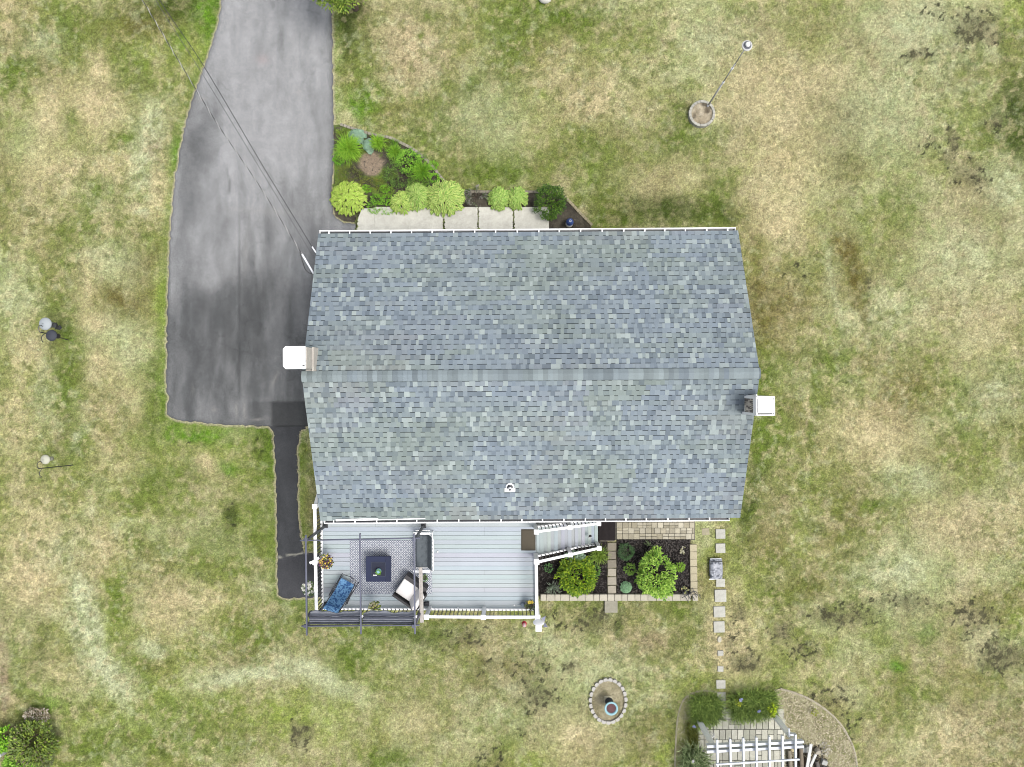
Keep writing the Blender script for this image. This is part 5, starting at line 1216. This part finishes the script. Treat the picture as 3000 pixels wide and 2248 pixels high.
# back bed
shrub(1691,1688,54,53,.75,2600,.085,[(LG(110,146,24),5),(LG(158,184,38),4),(LG(84,122,22),2)],'bushy yellow-green shrub in the mulch bed beside the deck',W=.5)
shrub(1921,1686,56,70,.95,3000,.10,[(LG(146,190,66),5),(LG(186,220,100),3),(LG(98,146,42),2)],'large light green shrub with pointed leaves in the right mulch bed',W=.36,holes=.3,droop=.5)
shrub(1990,1661,13,11,.5,130,.08,[(LG(128,170,50),1)],'small leafy green sprig at the right side of the large light green shrub',name='plant',cat='plant',branches=3)
shrub(1847,1667,15,15,.35,110,.085,[(LG(112,150,56),1)],'small leafy green plant left of the large light green shrub',name='plant',cat='plant',branches=3)
shrub(1835,1618,23,24,.35,1300,.05,[(LG(84,122,70),3),(LG(62,98,54),2)],'feathery dark green plant at the top left of the right mulch bed',name='plant',cat='plant',W=.18)
shrub(1745,1674,14,16,.35,130,.08,[(LG(100,140,60),1)],'small leafy plant right of the bushy yellow-green shrub',name='plant',cat='plant',branches=3)
shrub(1608,1664,11,12,.2,70,.06,[(LG(92,140,76),1)],'tiny green plant alone in the mulch by the deck post',name='plant',cat='plant',branches=3)
shrub(1684,1631,26,12,.45,330,.10,[(LG(160,186,158),3),(LG(120,152,110),1)],'pale grey-green plant below the stair railing',name='plant',cat='plant',W=.6)
daylily(1754,1627,34,190,LG(112,150,52),LG(170,196,88),'spiky green daylily at the foot of the deck stairs',W=.02)
daylily(1619,1722,26,70,LG(120,140,112),LG(176,190,168),'grey-green strappy plant at the edge of the left mulch bed',name='iris',W=.022)
daylily(1902,1600,20,16,LG(110,136,84),LG(160,180,130),'thin strappy leaves rising behind the large light green shrub',name='iris',arc=(.4,2.7),W=.02)
def sedum(px, py, r, c1, c2, label, n=420, h=.22, L=.04, name='sedum'):
    return hosta(px, py, r, r, n, c1, c2, label, None, L, 0, h, 'plant', name, .9, False)
sedum(1836,1724,20,LG(128,176,128),LG(190,226,186),'round pale mint-green cushion plant in the right mulch bed')
sedum(1690,1737,18,LG(128,172,118),LG(180,214,166),'pale mint-green plant peeking out under the yellow-green shrub',n=240)
t = thing('white_plant', 'small plant with whitish leaves in the upper right corner of the right mulch bed', 'plant', tuple(P(1998,1610,0)))
m = MB(); flowers(m, 22, .11, .05, .2, [lin(220,216,190,K), lin(150,150,110,K)], .035, ell=1.5); m.build('leaves', 'petal', t, local=True)
t = thing('pale_plant', 'pale flowering plant among the black rods at the corner of the bed', 'plant', tuple(P(2004,1726,0)))
m = MB(); flowers(m, 20, .16, .05, .25, [lin(214,206,140,K), lin(120,140,70,K)], .035); m.build('leaves', 'petal', t, local=True)
# black rods / hooks at the corner of the bed
t = thing('garden_rack', 'black metal rack with thin rods lying over the corner of the back bed', 'rack', tuple(P(2025,1745,0)))
ends = [((2000,1735),(2018,1766)),((2008,1728),(2024,1757)),((2018,1726),(2036,1758)),((2028,1722),(2042,1752)),((2036,1738),(2053,1752))]
for a_, b_ in ends:
    m = MB(); m.tube([P(*a_, .25), P(*b_, .22)], .011, 6); m.build('rod', 'black', t)
m = MB(); m.tube(catmull([P(1998,1752,.24), P(2016,1742,.27), P(2036,1733,.27), P(2052,1747,.24)], 5), .012, 6); m.tube([P(2012,1745,.26), P(2012,1745,0)], .012, 6); m.tube([P(2030,1736,.26), P(2030,1736,0)], .012, 6); m.build('cross_bar', 'black', t)
# mulch bag
q = P(2097,1666,.1); t = thing('mulch_bag', 'crumpled silver-grey mulch bag lying on a stepping stone', 'bag', (q.x, q.y, .03), .02)
m = MB(); nx, ny = 22, 34; vs = []; r = np.random.default_rng(4)
for s_ in (1, -1):
    for j in range(ny+1):
        for i in range(nx+1):
            u, v = i/nx*2-1, j/ny*2-1; e = max(0, 1-abs(u)**3.2)**.5*max(0, 1-abs(v)**4)**.5
            w_ = float(fbm(np.array([u*2.2+3]), np.array([v*3.5+s_]), 1.6, 4, 80)[0])-.5
            pinch = 1-.12*abs(v)**3+.05*w_; vs.append((u*.245*pinch, v*.37+.04*w_*abs(v), .11+s_*(.10*e)*(1+.5*w_ if s_ > 0 else 1)+(.05*w_ if s_ > 0 else 0)*e))
n1 = (nx+1)*(ny+1); fs = []
for k, flip in ((0, 0), (n1, 1)):
    for j in range(ny):
        for i in range(nx):
            f_ = (k+j*(nx+1)+i, k+j*(nx+1)+i+1, k+(j+1)*(nx+1)+i+1, k+(j+1)*(nx+1)+i); fs.append(f_[::-1] if flip else f_)
MT['bag'] = new_mat('bag_plastic', lin(176,180,190,K), .38, noise=[(7,.2)], mix2=(lin(86,92,104,K), 6, .5, .62), bump=(14,.8,.03))
m.add(vs, fs); m.build('sack', 'bag', t, local=True, smooth=True)
m = MB(); m.bar((-.22,.375,.13), (.19,.38,.15), .025, .01, bev=.003); m.bar((-.26,-.39,.1), (.22,-.365,.1), .035, .01, bev=.003); m.build('seam', 'white_paint', t, local=True)
m = MB(); m.box((-.23,.02,.09), (.04,.6,.05), c3=lin(60,64,72,K), bev=.015); m.box((0,.29,.205), (.42,.03,.02), c3=lin(60,64,72,K), bev=.008); m.build('dark_band', 'attr', t, local=True)
# little white cat-shaped ornament on the stairs: a small lamp
q = P(1729,1575,.8); m = MB(); m.lathe((0,0,0), [(.05,0),(.055,.05),(.04,.1)], 14, lin(225,225,225,K)); m.lathe((.01,.04,.1), [(.05,0),(.045,.04),(.01,.06)], 12, lin(40,38,40,K)); o = m.build('stair_ornament', 'attr', origin=(0,0,0), smooth=True); o.location = (q.x, q.y, .645); settag(o, 'small black and white ornament standing on a lower deck stair', 'ornament')

_LG = LG; LG = lambda r, g, b: lin(r, g, b, K*1.65)
# front bed
daylily(1020,437,48,420,LG(96,150,28),LG(150,192,60),'largest bright green daylily beside the driveway',group='daylilies in the front bed',h=.5,W=.03)
daylily(1108,418,29,230,LG(104,158,32),LG(156,196,60),'round bright daylily right of the pale mint hostas',group='daylilies in the front bed',h=.4,W=.026)
daylily(1157,447,29,230,LG(96,150,34),LG(144,186,60),'bright daylily just right of the bare soil patch',group='daylilies in the front bed',h=.4,W=.026)
daylily(1155,417,17,80,LG(80,124,34),LG(120,160,54),'small dark daylily along the curved edging',group='daylilies in the front bed',h=.3,W=.015)
daylily(1235,502,36,260,LG(86,142,30),LG(136,180,52),'lower bright daylily above the second hosta',group='daylilies in the front bed',h=.45,W=.026)
daylily(994,384,16,60,LG(120,150,50),LG(156,184,70),'loose grassy tuft in the top corner of the front bed',group='daylilies in the front bed',h=.3,W=.012)
shrub(993,468,17,13,.25,220,.06,[(LG(110,166,38),1),(LG(90,140,30),1)],'low bright green plant under the largest daylily',name='plant',cat='plant')
hosta(1043,396,24,19,60,LG(120,150,126),LG(146,172,148),'larger pale mint hosta near the top of the front bed',None,.17,0,.2,W0=.95,edge=False)
hosta(1078,423,15,20,40,LG(120,150,126),LG(146,172,148),'smaller pale mint hosta beside the bare soil patch',None,.16,0,.2,W0=.95,edge=False)
shrub(1195,474,38,36,.45,900,.075,[(LG(112,164,46),2),(LG(140,186,62),2),(LG(80,126,34),1)],'leafy bright green bush in the middle of the front bed',W=.4,holes=.3)
shrub(1172,508,46,42,.35,1500,.05,[(LG(88,120,44),2),(LG(112,142,56),1),(LG(64,84,38),1)],'dusky small-leaved shrub between the bare soil and the daylilies',W=.4,holes=.36)
shrub(1024,511,42,26,.12,900,.035,[(LG(112,118,46),2),(LG(90,104,36),2)],'low olive ground cover left of the bare soil patch',name='ground_cover',cat='ground cover',W=.5,trunk=False)
shrub(1088,540,44,22,.14,1000,.035,[(LG(120,122,44),2),(LG(96,108,36),2)],'low olive ground cover below the bare soil patch',name='ground_cover',cat='ground cover',W=.5,trunk=False)
rp_ = ['beside the left hosta','in the middle of the cluster','right of the cluster','below the middle one','at the front by the walk, left','at the front by the walk, right','nearest the curved edging','just below the edging tuft']
for (px, py, r), w_ in zip([(1074,553,8),(1103,583,11),(1128,553,9),(1136,585,11),(1095,606,14),(1136,609,17),(1269,485,9),(1271,521,10)], rp_):
    shrub(px, py, r*1.55, r*1.45, .2, 200, .05, [(LG(122,176,40),2),(LG(96,148,32),1)], 'small round green tuft '+w_, name='plant', cat='plant', W=.5, group='small round tufts in the front bed', trunk=False)
shrub(1122,556,34,20,.16,700,.05,[(LG(110,132,48),2),(LG(90,116,40),1)],'low green ground cover among the small round tufts',name='ground_cover',cat='ground cover',W=.5,trunk=False,holes=.4)
shrub(1228,536,34,18,.25,500,.06,[(LG(100,132,48),2),(LG(78,108,38),1)],'low leafy green plant just above the second hosta pair',name='plant',cat='plant',W=.4)
shrub(1225,462,26,16,.2,420,.05,[(LG(104,130,60),2),(LG(84,112,46),1)],'low grassy weeds inside the middle of the curved edging',name='ground_cover',cat='ground cover',W=.25,trunk=False)
shrub(1000,545,26,14,.12,420,.045,[(LG(104,124,46),2),(LG(84,104,36),1)],'low green ground cover just above the corner hosta',name='ground_cover',cat='ground cover',W=.5,trunk=False)
LG = _LG
hosta(1019,579,52,48,430,LG(130,178,40),LG(220,238,120),'yellow-green variegated hosta at the corner of the driveway',dome=.45,L0=.13,W0=.36)
hosta(1176,592,33,32,200,LG(110,164,50),LG(222,238,132),'smaller variegated hosta, left half of the second pair',dome=.36,L0=.14,W0=.38)
hosta(1222,574,36,40,270,LG(104,160,46),LG(214,234,136),'variegated hosta left of the largest one',dome=.42,L0=.145,W0=.38)
hosta(1303,579,58,50,430,LG(104,160,48),LG(224,240,140),'largest pale-edged hosta in the middle of the front walk',dome=.48,L0=.165,W0=.38)
hosta(1462,581,31,32,230,LG(100,158,44),LG(208,232,130),'left one of the two small joined hostas on the right of the front walk',dome=.36,L0=.145,W0=.36)
hosta(1515,580,30,31,220,LG(100,158,44),LG(208,232,130),'right one of the two small joined hostas on the right of the front walk',dome=.36,L0=.145,W0=.36)
shrub(1394,574,32,28,.45,420,.10,[(LG(150,146,136),3),(LG(110,116,96),2),(LG(80,108,44),2),(LG(94,84,86),1)],'thin twiggy shrub with dry grey leaves between two hostas',W=.2,holes=.4)
shrub(1610,590,46,50,.8,2300,.07,[(LG(76,112,30),4),(LG(104,142,40),2),(LG(52,82,26),2)],'dark green bushy shrub at the right end of the front walk',W=.42,holes=.28)
# blue lighthouse ornament
q = P(1668,655,.1); t = thing('garden_ornament', 'small white lighthouse ornament with blue top in the soil at the front of the house', 'garden ornament', (q.x, q.y, .01))
m = MB(); m.lathe((0,0,0), [(.14,0),(.13,.03),(.11,.28)], 20, lin(232,230,220,K)); m.build('tower', 'attr', t, local=True, smooth=True)
m = MB(); m.lathe((0,0,.28), [(.13,0),(.14,.02),(.11,.05),(.11,.12)], 20, lin(56,88,160,K)); m.build('gallery', 'attr', t, local=True)
m = MB(); m.lathe((0,0,.40), [(.125,0),(.10,.05),(.04,.1),(.015,.13)], 20, lin(52,84,160,K)); m.lathe((0,0,.5), [(.05,0),(.045,.02)], 12, lin(220,225,235,K)); m.build('dome', 'attr', t, local=True, smooth=True)

# left side of the lawn: two hook stands
def hook_stand(basep, toppt, arms, label, feeders):
    b0 = P(*basep, 0); kz = (CH-toppt[2])/FP; tp = P(*toppt)
    t = thing('shepherd_hook', label, 'plant hook', (b0.x, b0.y, 0)); m = MB(); m.tube([b0-Vector((0,0,.05)), tp], .016, 8); m.build('pole', 'black', t)
    for a_ in arms:
        m = MB(); m.tube(catmull([P(*p) for p in a_], 5), .013, 6); m.build('hook', 'black', t)
    m = MB(); m.tube([b0+Vector((-.08,0,.1)), b0+Vector((.08,0,.1))], .007, 6); m.build('foot', 'black', t); return t
hook_stand((200,997), (120,973,1.7), [[(125,976,1.7),(116,972,1.82),(113,958,1.85),(120,953,1.8),(124,957,1.7)],[(132,978,1.68),(124,984,1.75),(122,994,1.75),(125,1003,1.65)]], 'black shepherd hook stand carrying two round bird feeders', None)
hook_stand((214,1363), (112,1373.5,1.75), [[(116,1373,1.72),(109,1368,1.82),(110,1358,1.85),(118,1352,1.8),(123,1356,1.68)],[(124,1374,1.7),(117,1382,1.75),(116,1392,1.75),(121,1397,1.65),(117,1400,1.6)]], 'thin black shepherd hook stand carrying one white dome', None)
def feeder(px, py, z, R, c, c2, label, body):
    q = P(px, py, z); t = thing('bird_feeder', label, 'bird feeder', tuple(q))
    m = MB(); m.lathe((0,0,0), [(R,-.05),(R*.97,-.02),(R*.75,.02),(R*.35,.05),(.02,.06)], 28, c); m.build('dome', 'attr', t, local=True, smooth=True)
    m = MB(); m.lathe((0,0,-.4), [(R*.45,0),(R*.42,.1),(R*.35,.35)], 14, c2); m.build('seed_tube', 'attr', t, local=True, smooth=True)
    m = MB(); m.tube([(0,0,.05),(0,0,.16)], .004, 5); m.build('hanger', 'black', t, local=True); return t
feeder(131,949,1.5,.225,lin(186,194,198,K),lin(150,155,158,K),'bird feeder with a round pale grey dome on the left hook stand',0)
feeder(149,983,1.5,.20,lin(62,66,78,K),lin(40,42,50,K),'bird feeder with a round black dome on the left hook stand',0)
feeder(131,1347,1.45,.17,lin(214,214,194,K),lin(200,200,180,K),'small cream-white dome hanging from the lower hook stand',0)
m = MB()
for i in range(7): a_ = i*.9; m.box((.03*math.cos(a_), .05*math.sin(a_), -.05*i), (.13,.13,.05), a_, jit(lin(52,56,58,K), .2), bev=.01)
o = m.build('suet_cage', 'attr', origin=(0,0,0)); o.location = P(157,955,1.35); settag(o, 'dark square suet cage hanging behind the two round feeders', 'suet cage')

_LG = LG; LG = lambda r, g, b: lin(r*.97, g*.97, b, K*1.8)
# bottom left shrubs
shrub(92,2178,60,58,1.1,3000,.12,[(LG(104,124,56),4),(LG(136,156,60),2),(LG(112,108,74),1)],'large mixed green shrub in the lower left corner',W=.45,holes=.33)
shrub(73,2121,34,22,.5,900,.07,[(LG(170,158,130),3),(LG(124,112,90),2),(LG(220,212,190),2)],'heap of dry brown leaves and twigs on top of the lower left shrub',name='dry_shrub',cat='dry shrub',topz=.9,W=.5)
shrub(14,2166,28,34,.8,900,.10,[(LG(134,190,48),3),(LG(170,214,72),1),(LG(90,140,34),1)],'bright green bush cut by the left picture edge',W=.5)
shrub(60,2236,48,30,.7,1400,.09,[(LG(126,176,44),2),(LG(100,140,40),2),(LG(150,190,70),1)],'bright green bush below the large mixed shrub',W=.5)
shrub(36,2200,26,13,.5,380,.06,[(LG(120,96,92),2),(LG(92,72,70),2)],'purple-brown dry twigs between the two lower left bushes',name='dry_shrub',cat='dry shrub',topz=.8,W=.3)
shrub(125,2222,30,36,.5,800,.07,[(LG(104,112,70),2),(LG(128,140,84),2),(LG(80,86,60),1)],'dusky grey-green bush right of the large mixed shrub',W=.4,holes=.35)
m = MB(); m.lathe((0,0,0), [(.14,0),(.16,.05),(.14,.5),(.17,.56),(.12,.57)], 16, lin(226,230,232,K)); o = m.build('white_post', 'attr', origin=(0,0,0), smooth=False); q = P(-8,2212,.5); o.location = (q.x, q.y, 0); settag(o, 'white round post cut by the left picture edge below the bright bush', 'post')
LG = _LG
# tree at the top edge, mostly outside the picture
def tree(px, py, R, h, label):
    q = P(px, py, h*.7); t = thing('tree', label, 'tree', (q.x, q.y, 0)); m = MB()
    m.tube([(0,0,-.1),(.05,.02,h*.3),(-.04,.05,h*.6),(0,0,h*.92)], [.13,.1,.07,.02], 9)
    for i in range(16):
        a_ = i*2.4; z0 = h*(.3+.035*i); r = R*.85*(1-.3*i/16); m.tube([(0,0,z0),(r*.5*math.cos(a_), r*.5*math.sin(a_), z0+h*.08),(r*math.cos(a_), r*math.sin(a_), z0+h*.07)], [.045,.025,.008], 5)
    m.build('trunk', 'bark', t, local=True); m = MB(); cl = []
    for i in range(90):
        a_ = random.uniform(0, 2*PI); u = random.uniform(-.8, 1); rr = R*random.uniform(.55,1)*math.sqrt(max(0,1-u*u*.8)); cl.append(Vector((rr*math.cos(a_), rr*math.sin(a_), h*.66+u*h*.32)))
    for c0 in cl:
        base = rc(LG(104,140,44), LG(176,196,84))
        for j in range(70):
            d = Vector((random.gauss(0,1), random.gauss(0,1), random.gauss(0,.8))); d.normalize(); p = c0+d*random.uniform(.1,.32)
            leafquad(m, p, (d+Vector((0,0,-.2))), Vector((0,0,1)), random.uniform(.07,.13), .045, jit(base, .25), .3, None, .4)
    m.build('crown', 'leaf', t, local=True)
tree(975,-134,1.32,4.8,'small tree whose lowest leafy twigs reach in at the top edge over the driveway')
m = MB(); r = random.Random(3)
m.lathe((0,0,0), [(.17,0),(.2,.07),(.15,.15),(.06,.19)], 11, lin(228,228,218,K), sx=1.2, sy=.8); o = m.build('white_rock', 'stone', origin=(0,0,0), smooth=True); q = P(1597,-3,.1); o.location = (q.x, q.y, 0); settag(o, 'white rock in the lawn cut by the top picture edge', 'rock')

# ================================================================ ARBOR CORNER
ab = thing('arbor', 'white wooden arbor with open rafters over the paved corner', 'arbor', tuple(P(2210,2260,0)))
ZA = 1.95
pw = P(2046,2108,0); pe = P(2268,2096,0)
for (q, dy) in ((pw,0),(pe,0),(pw,-2.3),(pe,-2.3)):
    m = MB(); m.bar((q.x, q.y+dy, 0), (q.x, q.y+dy, ZA-.02), .10, .18, up=(1,0,0)); m.bar((q.x+.062, q.y+dy, 0.01), (q.x+.062, q.y+dy, ZA-.03), .06, .03, up=(1,0,0)); m.build('post', 'white', ab)
def AP(px, py, z): return P(px, py, z)
for dy in (0, -2.3):
    for (ya, yb, o_) in ((2184,2170,0),(2199,2184,0)):
        m = MB(); a_ = AP(2070,ya,ZA); b_ = AP(2352,yb,ZA); a_.y += dy; b_.y += dy; m.bar(a_, b_, .05, .18, bev=.008); m.bar(a_+Vector((0,.0,.095)), b_+Vector((0,0,.095)), .085, .014); m.build('beam', 'white_paint', ab)
for k in range(7):
    x = 2100+k*38.2; m = MB(); a_ = AP(x, 2166-k*2.4, 2.14); b_ = AP(x+4.5-k*.3, 2166-k*2.4+250, 2.14); m.bar(a_, b_, .05, .12, bev=.006)
    m.bar(a_+Vector((0,.0,.062)), b_+Vector((0,0,.062)), .062, .012); m.build('rafter', 'white_paint', ab)
for j in range(3):
    m = MB(); a_ = AP(2098,2240+j*62,2.24); b_ = AP(2342,2225+j*62,2.24); m.bar(a_, b_, .05, .05, bev=.006); m.build('purlin', 'white_paint', ab)
q = P(2322,2160,1.5); m = MB(); m.bar(P(2311,2134,2.0), P(2312,2158,1.9), .04, .04); m.bar(P(2306,2150,1.8), P(2332,2152,1.8), .05, .14); m.build('bracket', 'white_paint', ab)
# small white wire lantern on the patio
q = P(2086,2152,.1); t = thing('white_lantern', 'small white wire lantern on the pavers beside the left arbor post', 'lantern', (q.x, q.y, .055))
m = MB(); 
for i in range(6): a_ = i*PI/3; m.tube([(.07*math.cos(a_), .07*math.sin(a_), 0), (.09*math.cos(a_), .09*math.sin(a_), .12), (.02*math.cos(a_), .02*math.sin(a_), .22)], .007, 5)
m.build('cage', 'white', t, local=True)
m = MB(); m.tube([(0,0,.2),(-.05,.02,.3),(-.16,-.03,.26)], .008, 5); m.build('handle', 'white', t, local=True)
# grass clumps: dense arching blades combed to one side
def clump(poly, n, label, c1, c2, L=.42, az=-1.0, spread=.9, h=.42, W=.022, name='grass_clump'):
    xs = [p[0] for p in poly]; ys = [p[1] for p in poly]; cx, cy = sum(xs)/len(xs), sum(ys)/len(ys)
    q0 = P(cx, cy, .1); t = thing(name, label, 'ornamental grass', (q0.x, q0.y, 0)); m = MB(); k = 0
    while k < n:
        x, y = random.uniform(min(xs), max(xs)), random.uniform(min(ys), max(ys))
        if not inpoly(np.array([x]), np.array([y]), poly)[0]: continue
        p = P(x, y, .1)-q0; p.z = 0; dx, dy = (x-cx)/(max(xs)-min(xs)), -(y-cy)/(max(ys)-min(ys))
        a_ = az+random.gauss(0, spread); 
        if random.random() < .35: a_ = math.atan2(dy, dx)+random.gauss(0,.4)
        blade(m, p, a_, L*random.uniform(.5,1.1), W*random.uniform(.6,1.2), h*random.uniform(.6,1.1), jit(rc(c1, c2, random.random()**1.3), .35), 5, random.random(), jit(c2,.1)); k += 1
    m.build('blades', 'leaf', t, local=True); return t
g1, g2 = LG(74,104,40), LG(170,196,96)
clump([(2030,2040),(2095,2034),(2108,2060),(2104,2090),(2080,2112),(2050,2118),(2030,2100)], 1500, 'dense dark green grass clump left of the long grey slab', g1, g2)
clump([(2140,2038),(2200,2026),(2262,2030),(2262,2075),(2235,2090),(2150,2100),(2142,2070)], 2300, 'larger dense green grass clump right of the long grey slab', g1, g2)
clump([(2016,2115),(2040,2120),(2042,2180),(2030,2190),(2012,2150)], 500, 'low olive grass strip left of the left arbor post', LG(84,96,36), LG(128,132,56), L=.2, h=.2)
clump([(2000,2192),(2050,2188),(2062,2230),(2060,2290),(2000,2290)], 700, 'broad-leaved grass clump in the bottom corner left of the arbor', LG(84,110,56), LG(190,206,150), L=.5, h=.5, W=.04)
shrub(2262,2078,12,22,.5,330,.06,[(LG(196,220,44),3),(LG(160,196,40),1)],'bright yellow-green plant at the head of the right arbor post',name='plant',cat='plant',W=.5)
shrub(2162,2058,9,9,.5,90,.05,[(LG(196,206,60),1)],'small yellow sprig in the left part of the larger grass clump',name='plant',cat='plant',branches=3)
shrub(2386,2088,9,8,.3,90,.05,[(LG(150,160,50),1)],'single small green weed in the straw bed',name='plant',cat='plant',branches=3)
for (px, py, lb) in ((2160,2036,'blue iris flower at the top left of the larger grass clump'),(2212,2066,'blue iris flower in the middle of the larger grass clump'),(2025,2113,'pale blue iris flower beside the olive grass strip'),(2021,2212,'white iris flower in the bottom corner clump')):
    t = thing('iris_flower', lb, 'flower', tuple(P(px, py, .05))); m = MB(); flowers(m, 4, .05, .42, .48, [lin(150,160,214,K) if 'blue' in lb else lin(225,225,225,K)], .05); m.build('petals', 'petal', t, local=True)
    m = MB(); m.tube([(0,0,-.05),(0,0,.44)], .006, 5); m.build('stem', 'bark', t, local=True)
# wood pile with pale blocks round it
def log(a_, b_, r, c, lb, nm='log', cat='log'):
    m = MB(); m.tube([a_, (Vector(a_)+Vector(b_))/2+Vector((0,0,.01)), b_], [r, r*1.05, r*.95], 10, c); o = m.build(nm, 'stone', origin=Vector(a_)); return settag(o, lb, cat, 'wood pile beside the arbor')
def plank(a_, b_, w_, h2, c, lb):
    m = MB(); m.bar(a_, b_, w_, h2, c3=c, bev=.008); o = m.build('plank', 'stone', origin=Vector(a_)); return settag(o, lb, 'plank', 'wood pile beside the arbor')
plank(P(2376,2180,.42), P(2362,2262,.30), .11, .045, lin(238,238,234,K), 'longer white painted plank leaning on the wood pile')
plank(P(2390,2210,.40), P(2374,2246,.36), .09, .045, lin(232,232,228,K), 'shorter white painted plank leaning on the wood pile')
plank(P(2371,2215,.34), P(2378,2250,.30), .07, .04, lin(190,184,174,K), 'thin grey plank crossing between the two white planks')
log(P(2312,2198,.18), P(2318,2270,.16), .07, lin(150,142,124,K), 'grey weathered log beside the right arbor rafter')
log(P(2346,2192,.2), P(2350,2268,.2), .075, lin(140,128,110,K), 'grey-brown log between the rafter and the white planks')
log(P(2360,2222,.16), P(2350,2290,.16), .06, lin(120,100,80,K), 'short brown log under the longer white plank')
log(P(2398,2206,.24), P(2392,2196,.1), .10, lin(186,178,162,K), 'stubby round log end at the top of the wood pile')
log(P(2318,2194,.2), P(2324,2200,.2), .06, lin(206,192,150,K), 'small pale yellow log end by the arbor beam')
log(P(2392,2230,.14), P(2402,2275,.12), .07, lin(110,104,98,K), 'dark log at the right side of the wood pile')
for (px, py, rz, lb) in ((2352,2191,0,'pale block at the top left of the wood pile edge'),(2364,2188,.1,'pale block next to the top of the longer white plank'),(2410,2228,.35,'pale block at the right side of the wood pile'),(2415,2250,.3,'pale block at the bottom right of the wood pile')):
    block('wall_block', P(px, py), (.2,.17,.2), -rz, lb, 'block', 'blocks edging the wood pile', stonecol(lin(206,206,200)), 0)
pp_ = [P(*p) for p in [(2305,2186),(2400,2180),(2425,2240),(2430,2300),(2305,2300)]]
litter(pp_, 700, lin(52,46,38), lin(128,116,92), .12, .05, 'twigs', 'dark twigs and bark under the wood pile')
sh = sheet('wood_pile_soil', pp_, .036, .1, bedcol(lin(84,76,62), lin(60,54,46)), 'mulch'); settag(sh, kind='structure')
t = thing('white_weed', 'dry white-flowered weed on the straw bed right of the wood pile', 'plant', tuple(P(2412,2190,0)))
m = MB(); flowers(m, 60, .2, .05, .3, [lin(220,216,206,K), lin(170,164,140,K)], .035, ell=1.4); m.build('flowers', 'petal', t, local=True)
